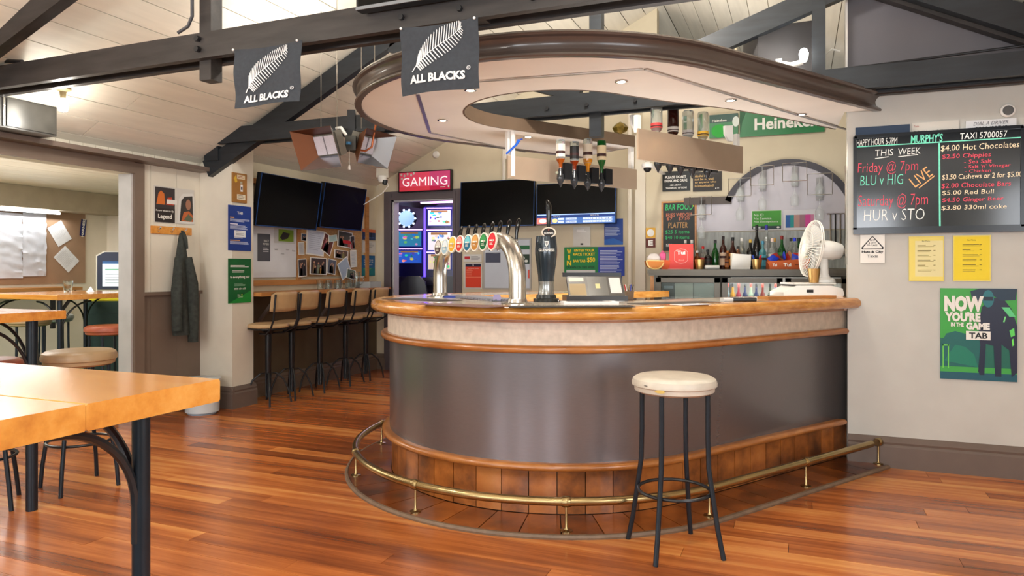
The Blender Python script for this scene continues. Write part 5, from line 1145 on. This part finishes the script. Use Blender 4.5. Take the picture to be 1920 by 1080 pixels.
s = sheet(WJ, 1240, 377, 1306, 472, M_shelfwood, t=.02); s.rect(.05, .03, .95, .98, C(40, 44, 44)); K = [C(50, 190, 110), C(206, 120, 90), C(196, 150, 90), M_white]
s.text('BAR FOOD', .12, .06, .90, .18, K[0], 3, bold=.01, shear=.1); s.text('FRIES WEDGES', .14, .235, .88, .31, K[1], 3); s.text('$7', .16, .32, .32, .38, K[1], 3); s.text('$7.50', .5, .32, .8, .385, K[1], 3); s.text('PLATTER', .2, .42, .75, .53, K[2], 3, shear=.1)
s.text('$25 5 items', .12, .57, .8, .65, K[0], 3); s.text('$40 10 items', .12, .68, .8, .76, K[0], 3); s.text('NEW', .14, .84, .34, .9, M_white, 3); s.rect(.9, .09, .93, .12, C(230, 210, 60), 3)
hang(s, 'food_chalkboard', 'framed BAR FOOD chalkboard on the wall left of the arch', 'chalkboard')
s = sheet(WJ, 1242, 321, 1294, 358, C(34, 38, 38, .3), t=.01); s.text('PLEASE DON\'T', .1, .22, .86, .36, M_white, bold=.03); s.text('DRINK AND DRIVE', .08, .41, .9, .54, M_white, bold=.03); s.text('ASK ABOUT', .28, .66, .68, .74, M_white, bold=.02); s.text('TRANSPORT OPTIONS', .12, .8, .88, .89, M_white, bold=.02)
hang(s, 'drink_drive_sign', 'black PLEASE DON\'T DRINK AND DRIVE sign under the bottle shelf', 'sign')
s = sheet(WJ, 1299, 322, 1353, 358, C(40, 34, 30, .3), t=.01); G = C(206, 170, 110)
for i, tx in enumerate(('Alcohol will', 'not be served', 'to anyone who', 'is intoxicated')): s.text(tx, .07, .14+.17*i, (.52, .72, .82, .72)[i], .27+.17*i, G, bold=.02)
s.oval(.8, .88, .02, .03, M_white, 2, 8); s.lines(.84, .86, .94, .9, 1, M_white, 2, .6)
hang(s, 'alcohol_sign', 'black sign with gold text Alcohol will not be served to anyone who is intoxicated', 'sign')
def hein(u0, v0, u1, v1, name, label, tx):
    s = sheet(WJ, u0, v0, u1, v1, C(10, 110, 56, .4), off=.02, t=.006); tx(s); return hang(s, name, label, 'banner')
hein(1387, 196, 1546, 252, 'green_banner', 'long green banner with white lettering hanging on the wall above the arch', lambda s: (s.poly([(0, 1), (0, .1), (.1, .0), (.03, .5)], C(40, 90, 60)), s.text('Heineken', .18, .40, .93, .80, M_white, 2, bold=.03)))
hein(1330, 214, 1384, 258, 'green_banner', 'short green poster showing a bottle top beside the long green banner', lambda s: (s.rect(0, 0, 1, .35, C(60, 90, 84)), s.text('Heineken', .1, .2, .6, .32, M_white, 3, bold=.02), s.oval(.35, .7, .28, .28, C(30, 160, 50), 2), s.oval(.92, .35, .12, .22, C(210, 220, 214), 2)))
t = thing('dome_camera', 'white dome security camera below the left end of the bottle shelf', 'camera', tuple(atd(1214, 313, 6.2)))
MB().lathe([(.045, .03), (.052, .02), (.05, -.005), (.042, -.01)], n=18).build('housing', M_plastic, t); MB().lathe([(.036, -.008), (.032, -.03), (.015, -.045), (.001, -.047)], n=16).build('dome', M_black, t); MB().box(-.02, .02, 0, .80, .03, .045).build('bracket', M_plastic, t)
# tall dark phone / tools hanging at the right end
q = onb(1573, 430, BJ-.03); t = thing('utensil_rail', 'dark utensils hanging on a rail at the right end of the back bar', 'utensils', (q.x, q.y, q.z))
MB().tube([(-.1, 0, .14), (.14, 0, .14)], .006).build('rail', M_chrome, t)
for k in range(5): MB().tube([(-.07+.04*k, 0, .14), (-.07+.04*k, -.01, -.1), (-.07+.04*k, -.01, -.24)], [.006, .007, .016], n=6).build('utensil', M_black if k % 2 else M_steel, t)
# ================================================================ HANGING SHELVES WITH OPTICS
def gantry(label, A, B, z0, z1, inward, group='drink shelves hanging inside the canopy'):
    A, B = Vector((*A, 0)), Vector((*B, 0)); d = (B-A); L = d.length; d.normalize(); nrm = Vector((-d.y, d.x, 0))*inward
    t = thing('hanging_shelf', label, 'shelf', (A.x, A.y, z0), group=group)
    def sl(o0, o1, za, zb, m, name, e0=0, e1=L):
        P = [A+d*e0+nrm*o0, A+d*e1+nrm*o0, A+d*e1+nrm*o1, A+d*e0+nrm*o1]
        return wb(MB().prism([(p.x, p.y) for p in P], za, zb), name, m, t, smooth=False)
    sl(0, .016, z0, z1, mat('shelf_fascia', (200, 178, 156), .3, var=.03, metal=.5), 'fascia')
    sl(.018, .10, z0+.02, z0+.036, M_soffit, 'shelf_board', .10)
    for e in (.01, L-.05): sl(.018, .05, z1-.02, 2.30, M_plastic, 'hanger_post', e, e+.035)
    return t, A, d, nrm, L
q0, q1 = atd(1197, 268, 4.70), atd(1393, 292, 5.40)
gn = gantry('cream hanging shelf on the near side with upside-down bottles behind it', q0.xy, q1.xy, 2.0, 2.205, 1)
q2, q3 = atd(952, 313, 5.26), atd(1194, 337, 6.0)
gf = gantry('beige hanging shelf on the far side behind the four bottles on optics', q2.xy, q3.xy, 1.945, 2.115, 1)
# optics with inverted bottles
def optic(loc, rot, label, group):
    t = thing('spirit_optic', label, 'optic', loc, rot, group)
    MB().lathe([(.014, .03), (.02, .02), (.022, -.01), (.03, -.02), (.033, -.045), (.022, -.075), (.01, -.095), (.004, -.11)], n=14, sx=.85).build('measure', mat('smoke_plastic', (40, 42, 46), .12, var=0, coat=.5), t)
    MB().box(-.03, .03, .02, .09, -.05, .07).build('clamp', M_black, t)
    MB().lathe([(.012, -.008), (.012, .008)], n=10, c=(.0, -.035, -.005)).build('button', C(150, 150, 130, .3), t)
    return t
names4 = [('squarish bourbon bottle with a white label, leftmost of the four on the far optics', G_clear, C(228, 220, 208), 'square', (bm(170, 80, 20, .3), .62)), ('square whiskey bottle with a black label, second on the far optics', G_clear, C(28, 28, 30), 'square', (bm(140, 50, 16, .3), .62)),
 ('clear bottle holding amber spirit, third on the far optics', G_clear, C(206, 190, 170), 'round', (bm(206, 130, 30, .3), .48)), ('green long-necked bottle, rightmost on the far optics', G_green, C(216, 196, 160), 'wine', None)]
for i, (u, vt) in enumerate(((1051, 262), (1077, 266), (1102, 261), (1128, 264))):
    y = 5.30+.09*i; p = atd(u, vt, y); nb = atd(u, (322, 326, 330, 332)[i], y); h = p.z-nb.z; nm, g, lab, st, liq = names4[i]
    bottle('spirit_bottle', nm, tuple(p), h, .036, g, M_black, lab, st, 'inverted bottles on the far optics', invert=True, label_z=(.14, .54), liquid=liq)
    optic((nb.x, nb.y, nb.z-.005), R(57.5-90), ['first', 'second', 'third', 'fourth'][i]+' optic measure from the left under the far bottles', 'optic measures under the far bottles')
names5 = [('clear empty bottle, leftmost behind the near hanging shelf', G_clear, C(196, 60, 60), 'round'), ('dark brown bottle with a white label behind the near hanging shelf', G_brown, C(220, 214, 206), 'round'), ('clear broad bottle, third behind the near hanging shelf', G_clear, C(206, 200, 196), 'square'), ('clear bottle with a yellow label, rightmost behind the near hanging shelf', G_clear, C(230, 180, 60), 'round')]
for i, (u, vt) in enumerate(((1231, 193), (1262, 201), (1290, 208), (1318, 211))):
    y = 4.98+.12*i; p = atd(u, vt, y); h = .29
    bottle('spirit_bottle', names5[i][0], tuple(p), h, .041, names5[i][1], M_black, names5[i][2], names5[i][3], 'inverted bottles on the near optics', invert=True, label_z=(.5, .62))
for i, u in enumerate((1234, 1256, 1276, 1298, 1326)):
    y = 5.02+.09*i; p = atd(u, 300+4*i, y)
    optic((p.x, p.y, p.z+.02), R(57.5-90), ['first', 'second', 'third', 'fourth', 'fifth'][i]+' dark optic from the left poking out below the near hanging shelf', 'optics under the near hanging shelf')
for (u, v, y, lb) in ((1190, 232, 5.2, 'white folded card bracket left of the near bottles'), (1365, 252, 5.3, 'white folded card bracket right of the near bottles')):
    p = atd(u, v, y); o = MB().vprism([(-.04, .06), (.04, .07), (.04, -.05), (0, -.05), (-.036, .0)], -.01, .01).build('card_bracket', M_plastic, loc=tuple(p), rot=R(50)); tag(o, lb, 'bracket')
p = atd(964, 275, 5.26); t = thing('utility_lighter', 'blue utility lighter tied to the white post above the left end of the far shelf', 'lighter', tuple(p), (0, R(-42), R(20)))
MB().tube([(-.08, 0, 0), (.02, 0, 0), (.06, 0, .012)], [.007, .009, .012], n=8).build('handle', C(20, 90, 200, .3), t); MB().tube([(.06, 0, .012), (.085, 0, .0)], .005, n=6).build('trigger', C(20, 60, 160), t)
p = atd(962, 270, 5.28); o = MB().box(-.012, .012, -.012, .012, -.045, .30).build('hanger_strut', M_plastic, loc=(p.x, p.y, 2.31-.30)); tag(o, 'white post hanging at the left end of the far hanging shelf', 'post')
p = atd(1163, 240, 5.6); o = MB().lathe([(.001, -.05), (.04, -.03), (.05, 0), (.03, .03), (.001, .05)], n=7, sx=1.3).build('ribbon_bow', mat('gold_foil', (120, 100, 40), .3, metal=.7, var=.3, scale=30), loc=tuple(p)); tag(o, 'crumpled gold ornament on the canopy edge above the far shelf', 'ornament')

# ================================================================ FLAGS
M_flag = mat('flag_cloth', (52, 56, 62), .85, var=.08, scale=60, bump=.15)
def flag(label, u0, u1, vt, vb, b, seed, curl):
    l, r = onb(u0, vt, b), onb(u1, vt, b); zt = onb((u0+u1)/2, vt, b).z; zb = onb((u0+u1)/2, vb, b).z; wd = r.x-l.x; h = zt-zb
    t = thing('flag', label, 'flag', ((l.x+r.x)/2, b, (zt+zb)/2), 0, 'black rugby flags pinned to the nearest beam')
    def fn(x, z): k = (.5-z/h); return -.012*k*math.sin(6.5*x/wd+seed)-.02*curl*max(0, x/wd)*k-.006*math.sin(9*z/h+seed*2)
    mb = MB(); nx = 24; nz = 18; vs = []
    for s_ in (0, 1):
        for j in range(nz+1):
            for i in range(nx+1):
                x = (i/nx-.5)*wd; z = (.5-j/nz)*h; vs.append((x*(1-.03*j/nz*(1 if curl else .2)), fn(x, z)+.002*s_, z+.012*math.sin(3.1*i/nx)*(-1 if j == 0 else .3)))
    k = (nx+1)*(nz+1); mb.recalc = False
    fs = [(j*(nx+1)+i, (j+1)*(nx+1)+i, (j+1)*(nx+1)+i+1, j*(nx+1)+i+1) for j in range(nz) for i in range(nx)]
    mb.add(vs, fs+[tuple(k+q for q in f[::-1]) for f in fs]); mb.build('cloth', M_flag, t)
    s = Sheet(wd, h, M_white, .001); s.v = []; s.f = []; s.m = []
    MW = C(214, 214, 214, .8); dy0 = 0 if curl else .07
    # fern: curved stem with leaflets
    st = [(.17, .75-dy0), (.20, .69-dy0), (.26, .60-dy0), (.36, .50-dy0), (.50, .40-dy0), (.63, .30-dy0*.6), (.75, .19-dy0*.3), (.81, .11)]
    def pt(k):
        k = k*(len(st)-1); i = min(int(k), len(st)-2); f = k-i; return (st[i][0]*(1-f)+st[i+1][0]*f, st[i][1]*(1-f)+st[i+1][1]*f)
    for i in range(40):
        a, b_ = pt(i/40), pt((i+1)/40); th = .006*(1-i/60); s.poly([(a[0]-th, a[1]-th), (a[0]+th, a[1]+th), (b_[0]+th, b_[1]+th), (b_[0]-th, b_[1]-th)], MW, 3)
    n = 21
    for i in range(n):
        k = .20+.78*i/n; x, y = pt(k); f = math.sin(math.pi*min(1, (i+6)/(n+7)))**.7
        L1 = .24*f; L2 = .15*f; g = .0095*(1.05-.5*i/n)
        dx, dy = .12*L1, -L1; s.poly([(x-g, y), (x+g, y), (x+dx+g*.7, y+dy), (x+dx-g*.5, y+dy*1.02)], MW, 3)
        dx, dy = L2*.62, L2*.9; s.poly([(x+g*.9, y-g*.4), (x-g*.6, y+g), (x+dx-g*.5, y+dy), (x+dx+g*.7, y+dy-g)], MW, 3)
    s.text('ALL BLACKS', .14, .80-dy0, .84, .925-dy0, MW, 3, bold=.045)
    yy = .77-dy0; s.oval(.88, yy, .025, .03, MW, 3, 12); s.oval(.88, yy, .017, .021, M_flag, 4, 12); s.text('R', .871, yy-.015, .89, yy+.015, MW, 5)
    s.v = [(x, fn(x, z)+y*1.6-.002, z) for x, y, z in s.v]
    s.build('emblem', None, t, smooth=False)
    for sx in (-1, 1): MB().lathe([(.001, 0), (.006, .003), (.006, .008), (.001, .011)], n=8).xform(Matrix.Translation((sx*wd*.47, -.012, h*.47)) @ Matrix.Rotation(R(90), 4, 'X')).build('pin', M_white, t)
flag('left of the two black flags with a silver fern, its lower right corner curling', 438, 565, 83, 197, 2.835, .4, 1)
flag('right of the two black flags with a silver fern, overlapping the canopy', 751, 897, 42, 172, 2.835, 2.0, 0)
# television above the beam
p0, p1 = onb(668, 20, 2.80), onb(955, 0, 2.80); t = thing('television', 'television mounted on the nearest beam, only its lower edge in view', 'television', ((p0.x+p1.x)/2, 2.80, p0.z+.26), 0)
hw = (p1.x-p0.x)/2; MB().box(-hw, hw, 0, .05, -.26, .26).build('casing', M_bezel, t, smooth=False); MB().box(-hw+.012, hw-.012, -.003, 0, -.245, .25).build('screen', M_screen, t, smooth=False); MB().box(-hw, hw, -.006, 0, -.26, -.245).build('bezel', C(120, 124, 128, .3), t, smooth=False)
MB().box(-.2, .2, .05, .09, -.25, .1).build('mount', M_black, t)

# ================================================================ GAS HEATERS
def heater(label, c, yaw, pitch, wd, h):
    t = thing('gas_heater', label, 'heater', tuple(c), (Matrix.Rotation(yaw, 3, 'Z') @ Matrix.Rotation(pitch, 3, 'X')).to_euler(), 'radiant gas heaters hanging by the second truss')
    W, H, w2, h2, D = wd/2, h/2, wd*.26, h*.27, .12
    o_, i_ = [(-W, -D, -H), (W, -D, -H), (W, -D, H), (-W, -D, H)], [(-w2, 0, -h2), (w2, 0, -h2), (w2, 0, h2), (-w2, 0, h2)]
    for k, m in enumerate((C(196, 200, 206, .22, metal=.9), C(150, 150, 150, .25, metal=.9), C(86, 50, 34, .4, metal=.5), C(120, 74, 46, .4, metal=.5))):
        j = (k+1) % 4; A_, B_, C_, D_ = [Vector(v) for v in (o_[k], o_[j], i_[j], i_[k])]; nn = (B_-A_).cross(D_-A_).normalized()*.004
        MB().add([A_, B_, C_, D_, A_-nn, B_-nn, C_-nn, D_-nn], [(0, 1, 2, 3), (7, 6, 5, 4), (0, 4, 5, 1), (1, 5, 6, 2), (2, 6, 7, 3), (3, 7, 4, 0)]).build('reflector_panel', m, t, smooth=False)
    for s_ in (-1, 1): MB().box(s_*w2/2-w2/2+.006, s_*w2/2+w2/2-.006, -.012, .0, -h2+.01, h2-.01).build('burner_plate', mat('ceramic', (196, 190, 200), .8, var=.05, scale=60), t, smooth=False)
    MB().box(-w2-.01, w2+.01, .002, .07, -h2-.01, h2+.01).build('body', C(120, 116, 108, .4, metal=.4), t)
    for sx in (-.08, .08):
        x, y = c.x+sx*math.cos(yaw), c.y+sx*math.sin(yaw)+.03; wb(MB().tube([(x, y, c.z+.02), (x, y, roof(x)+.01)], .0022, n=6), 'hanger_rod', C(120, 112, 100), t)
    return t
heater('left gas heater with chrome and copper reflector facing the camera', atd(612, 272, 5.2), R(22-30), R(22), .40, .29)
heater('right gas heater turned away, partly hidden behind the left one', atd(686, 272, 5.45), R(22+62), R(20), .36, .26)
p = atd(656, 268, 5.35); t = thing('heater_valve', 'grey gas valve box with a copper pipe between the two heaters', 'valve', tuple(p), TH)
MB().box(-.03, .05, -.03, .04, -.06, .05).build('box', C(70, 70, 66, .4), t); MB().tube([(.03, 0, -.05), (.12, 0, -.06), (.165, 0, -.03), (.18, 0, .06), (.20, 0, .16)], .008).build('copper_pipe', C(190, 110, 70, .3, metal=.7), t)
MB().tube([(-.02, -.03, .05), (-.06, -.03, .11), (-.1, 0, .11)], .012).build('hose', M_white, t); MB().lathe([(.02, -.0), (.02, .02)], n=8, c=(0, -.04, -.02)).build('dial', C(60, 120, 170, .3), t)
MB().tube([(0, -.02, -.06), (.0, -.02, -.175)], .0025, n=5).lathe([(.010, -.205), (.009, -.18), (.004, -.17)], n=8, c=(0, -.02, 0)).build('pull_cord', M_white, t)
MB().box(-.03, .03, .04, .08, .0, .26).box(-.3, .25, .05, .07, .10, .12).build('hanger', M_black, t)
p = atd(748, 290, 5.3)
# hinge hooks on the canopy edge
p = atd(676, 218, 4.9); o = MB().tube([(0, 0, 0), (.03, 0, .012), (.05, 0, .0), (.05, 0, -.03)], .009, n=8).build('pipe_hook', C(70, 50, 40, .4), loc=tuple(p)); tag(o, 'small brown pipe elbow poking out beside the canopy above the heaters', 'pipe')

# ================================================================ ABOVE THE CANOPY
p = atd(1507, 106, 4.58); t = thing('bulb_lamp', 'glaring bare bulb standing above the right part of the canopy', 'lamp', tuple(p))
MB().lathe([(.001, .055), (.02, .045), (.028, .02), (.026, -.01), (.014, -.035)], n=16).build('bulb', mat('bulb_glow', (255, 248, 232), emit=60, var=0), t)
MB().tube([(-.005, 0, -.035), (-.08, 0, -.05), (-.14, 0, -.03)], [.016, .02, .018], n=10).build('holder', M_plastic, t); MB().box(-.17, -.13, -.015, .015, -.15, .0).build('bracket', M_plastic, t)
point('bulb_light', (p.x, p.y, p.z+.005), 26, (.93, .96, 1), .03)
p = atd(1474, 88, 4.78); t = thing('wall_speaker', 'large dark grey speaker cabinet behind the glaring bulb', 'speaker', tuple(p), R(30))
MB().vprism([(-.2, -.17), (.2, -.17), (.2, .19), (-.2, .12)], 0, .22).build('cabinet', mat('speaker_charcoal', (74, 72, 74), .6, var=.05), t, smooth=False)
MB().beam((.23, .1, -.25), (.23, .1, .9), .06, .06).build('post', M_gable, t); MB().box(.13, .3, .02, .2, .36, .5).build('bracket', M_gable, t)
o = MB().tube([tuple(atd(1538, 88, 5.2)), tuple(atd(1548, 102, 5.2)), tuple(atd(1560, 92, 5.2)), tuple(atd(1575, 96, 5.2))], .007, n=6).build('white_cable', M_white); tag(o, 'looping white cable beside the grey gable edge', 'cable')
p = atd(1380, 60, 5.4); t = thing('ceiling_sensor', 'cream sensor on a stem below the sloping strut above the canopy', 'sensor', tuple(p)); MB().lathe([(.03, .05), (.02, 0), (.012, -.03), (.01, -.15)], n=10).build('body', C(200, 190, 160), t)

# ================================================================ RIGHT WALL
WR = ('b', BR_)
def quadfit(u0, v0, u1, v1): return (u0, v0, u1, v1)
t = thing('chalkboard', 'large black menu board with chalk-pen writing on the right wall', 'blackboard', (0, 0, 0)); mid, wd, h, rot = wall_at(WR, 1602, 248, 1916, 428, .0); t.location = mid
MB().box(-wd/2, wd/2, -.025, -.002, -h/2, h/2).build('panel', mat('board_black', (26, 32, 38), .12, var=0, coat=.6), t, smooth=False)
fb = MB()
for x0, x1, z0, z1 in ((-wd/2-.008, -wd/2+.012, -h/2, h/2), (wd/2-.012, wd/2+.008, -h/2, h/2), (-wd/2, wd/2, h/2-.012, h/2+.008), (-wd/2-.008, wd/2+.008, -h/2-.03, -h/2+.012)): fb.box(x0, x1, -.036, -.001, z0, z1)
fb.build('frame', C(20, 26, 34, .2), t, smooth=False)
s = Sheet(wd, h, M_black, .001); s.v = []; s.f = []; s.m = []
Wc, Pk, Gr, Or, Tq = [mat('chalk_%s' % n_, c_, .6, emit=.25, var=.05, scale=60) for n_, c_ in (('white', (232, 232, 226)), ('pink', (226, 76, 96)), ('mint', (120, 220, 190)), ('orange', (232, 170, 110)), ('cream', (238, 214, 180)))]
# board crop frame: x (50..1395), y (290..1030) of the enlarged detail, top edge rising to the right
def T(b, x0, y0, x1, y1, m, bold=-.004, shear=.08, rot=0, lay=2):
    X = lambda x: (x-52)/1345; Yf = lambda x, y: (y-(335-(x-52)*.054))/((1035-(x-52)*.016)-(335-(x-52)*.054))
    xm = (x0+x1)/2; s.text(b, X(x0), Yf(xm, y0), X(x1), Yf(xm, y1), m, lay, bold, shear, rot)
def Ln(x0, y0, x1, y1, m, th=5):
    X = lambda x: (x-52)/1345; Yf = lambda x, y: (y-(335-(x-52)*.054))/((1035-(x-52)*.016)-(335-(x-52)*.054))
    n_ = Vector((-(y1-y0), x1-x0)).normalized()*th; P = [(x0+n_.x, y0+n_.y), (x1+n_.x, y1+n_.y), (x1-n_.x, y1-n_.y), (x0-n_.x, y0-n_.y)]
    s.poly([(X(a), Yf(a, b)) for a, b in P], m, 2)
T('HAPPY HOUR 5-7PM', 68, 348, 412, 398, Wc, .0); T("MURPHY'S", 522, 318, 780, 380, Gr, .02); T('TAXI 5700057', 918, 302, 1280, 350, Wc, .0)
Ln(60, 412, 1392, 346, Gr, 4); Ln(752, 385, 758, 1022, Gr, 7)
T('THIS', 228, 430, 378, 478, Wc); T('WEEK', 420, 420, 602, 468, Wc); Ln(226, 500, 340, 486, Wc, 3); Ln(420, 486, 582, 470, Wc, 3)
T('Friday @ 7pm', 78, 520, 582, 620, Pk, -.012); T('BLU v HIG', 100, 622, 460, 698, Gr, -.014); T('LIVE', 510, 600, 700, 680, Or, -.0, rot=R(38)); Ln(590, 722, 716, 630, Or, 4)
T('Saturday @ 7pm', 82, 765, 662, 880, Pk, -.012); T('HUR v STO', 130, 880, 635, 965, Wc, -.016)
T('$4.00 Hot Chocolates', 765, 388, 1368, 440, Tq, .0); T('$2.50 Chippies', 775, 462, 1155, 505, Pk, .0); T('- Sea Salt', 948, 508, 1160, 538, Pk, .0); T("- Salt 'n' Vinegar", 950, 545, 1305, 578, Pk, .0); T('- Chicken', 955, 582, 1155, 606, Pk, .0)
T('$3.50 Cashews or 2 for $5.00', 775, 612, 1390, 656, Tq, .0); T('$2.00 Chocolate Bars', 770, 680, 1305, 722, Pk, .0); T('$5.00 Red Bull', 775, 738, 1178, 776, Tq, .0); T('$4.50 Ginger Beer', 775, 792, 1250, 832, Pk, .0); T('$3.80 330ml coke', 770, 850, 1275, 888, Tq, .0)
o = s.build('writing', None, t, smooth=False); o.location = (0, -.026, 0)
s = sheet(WR, 1604, 236, 1706, 256, C(40, 62, 90), off=.001); hang(s, 'blue_card', 'dark blue card tucked behind the top left of the menu board', 'card')
s = sheet(WR, 1710, 228, 1798, 252, C(206, 202, 194), off=.004); s.text('Trade', .04, .2, .15, .35, C(180, 90, 80)); s.text('McTavish learning by his mistakes', .04, .62, .94, .88, C(50, 50, 50), bold=.01); hang(s, 'news_clipping', 'newspaper clipping sticking up behind the middle of the menu board', 'clipping')
s = sheet(WR, 1811, 224, 1906, 246, C(216, 218, 222), off=.006); s.text('DIAL A DRIVER', .15, .14, .84, .44, C(110, 112, 120), shear=.3); s.text('0800423748', .18, .56, .82, .92, C(70, 72, 80), bold=.01, shear=.2); hang(s, 'driver_sign', 'white DIAL A DRIVER card sticking up behind the right of the menu board', 'sign')
t = thing('wall_sensor', 'round white ringed sensor above the menu board', 'sensor', tuple(onb(1889, 208, BR_-.001)), (R(90), 0, 0)); MB().lathe([(.04, 0), (.04, .012), (.034, .018), (.001, .018)], n=24).build('base', M_plastic, t); MB().lathe([(.026, .0185), (.029, .0185), (.029, .021), (.026, .021), (.026, .0185)], n=24).build('ring', C(90, 90, 90), t)
s = sheet(WR, 1613, 440, 1659, 493, M_white); s.poly([(.5, .04), (.96, .46), (.93, .52), (.07, .52), (.04, .46)], C(40, 40, 44)); s.poly([(.5, .08), (.89, .46), (.88, .49), (.12, .49), (.11, .46)], M_white, 2)
s.text('HUTT', .40, .17, .60, .23, C(30, 30, 30), 3, bold=.02); s.text('& CITY', .34, .26, .64, .32, C(30, 30, 30), 3, bold=.02); s.text('TAXIS', .45, .35, .7, .41, C(30, 30, 30), 3, bold=.02); s.lines(.26, .35, .44, .41, 2, C(60, 60, 60), 3); s.text('Hutt & City', .06, .56, .94, .67, C(20, 20, 20), 3, bold=.04); s.text('Taxis', .28, .71, .72, .81, C(110, 110, 110), 3, bold=.02)
hang(s, 'taxi_sign', 'white taxi card with a triangle logo on the right wall under the menu board', 'sign')
for u0, v0, u1, v1, lb, sd in ((1704, 443, 1770, 527, 'left of the two yellow sheets in plastic sleeves on the right wall', 1), (1787, 441, 1858, 527, 'right of the two yellow sheets, deeper yellow and next to the wall edge', 2)):
    s = sheet(WR, u0, v0, u1, v1, C(226, 206, 90, .3)); s.rect(.03, .03, .97, .97, C(232, 214, 110) if sd == 1 else C(236, 210, 40), 1)
    if sd == 1: s.rect(.18, .1, .97, .9, C(226, 216, 160), 2)
    s.text('Bar Menu', .38, .09, .6, .12, C(80, 70, 20), 3)
    rr = random.Random(sd)
    for k in range(6):
        y = .2+k*.11; s.rect(.25, y, .25+rr.uniform(.2, .45), y+.012, C(110, 96, 30), 3); s.rect(.25, y+.03, .25+rr.uniform(.3, .5), y+.038, C(150, 130, 60), 3)
        s.rect(.7, y, .76, y+.012, C(110, 96, 30), 3)
    hang(s, 'yellow_menu', lb, 'menu sheet')
# race poster
s = sheet(WR, 1763, 541, 1907, 713, C(20, 100, 84, .35)); g = lambda r, gg, b: C(r, gg, b, .35)
s.rect(0, 0, 1, .55, g(56, 160, 60), 1); s.poly([(0, .9), (0, .62), (.08, .5), (.2, .47), (.35, .5), (.5, .55), (.6, .66), (.6, .9)], g(14, 96, 92), 2); s.poly([(.05, .8), (.2, .62), (.33, .64), (.45, .72), (.5, .86)], g(16, 120, 96), 3)
s.rect(0, .86, 1, .92, g(60, 160, 70), 3); s.rect(0, .92, 1, 1, g(18, 84, 100), 3); s.rect(.03, .62, .045, .88, g(110, 210, 80), 4); s.rect(.03, .62, .12, .635, g(110, 210, 80), 4); s.rect(.1, .62, .115, .88, g(110, 210, 80), 4)
D = g(22, 32, 58)
s.poly([(.5, .9), (.53, .62), (.5, .4), (.55, .2), (.68, .1), (.82, .1), (.93, .22), (1, .4), (1, .9), (.93, .95), (.9, .66), (.8, .6), (.8, .95), (.72, .95), (.7, .62), (.6, .6), (.58, .94), (.52, .94)], D, 4)
s.poly([(.4, .03), (.52, .0), (1, .0), (.98, .12), (.8, .13), (.7, .08), (.5, .15), (.42, .12)], g(16, 44, 66), 5); s.oval(.63, .11, .075, .095, g(30, 110, 120), 6); s.rect(.57, .09, .69, .13, g(16, 30, 50), 7)
s.poly([(.8, .2), (.9, .3), (.98, .3), (.9, .2)], g(90, 200, 130), 6); s.poly([(.84, .3), (.86, .3), (.84, .36), (.82, .36)], g(120, 220, 130), 6); s.poly([(.9, .45), (.96, .42), (.97, .5), (.92, .52)], g(90, 210, 90), 6); s.poly([(.93, .55), (.95, .53), (.96, .6), (.94, .62)], g(110, 230, 90), 6)
s.text('NOW', .05, .08, .57, .255, M_white, 8, bold=.07); s.text("YOU'RE", .06, .26, .53, .365, M_white, 8, bold=.06); s.text('IN THE', .14, .375, .31, .42, M_white, 8, bold=.05); s.text('GAME', .34, .37, .65, .45, M_white, 8, bold=.06); s.rect(.34, .465, .66, .56, M_white, 8); s.text('TAB', .38, .48, .62, .545, C(30, 30, 34), 9, bold=.03)
hang(s, 'race_poster', 'green NOW YOU\'RE IN THE GAME poster with horse and jockey low on the right wall', 'poster')
# steel edging where the bar meets the wall
o = MB().tube([(.29, BR_+.02, 1.3), (.29, BR_+.02, 1.95)], .008, n=6).build('corner_wire', M_chrome); tag(o, 'thin metal wire at the corner where the right wall meets the back bar', 'wire')
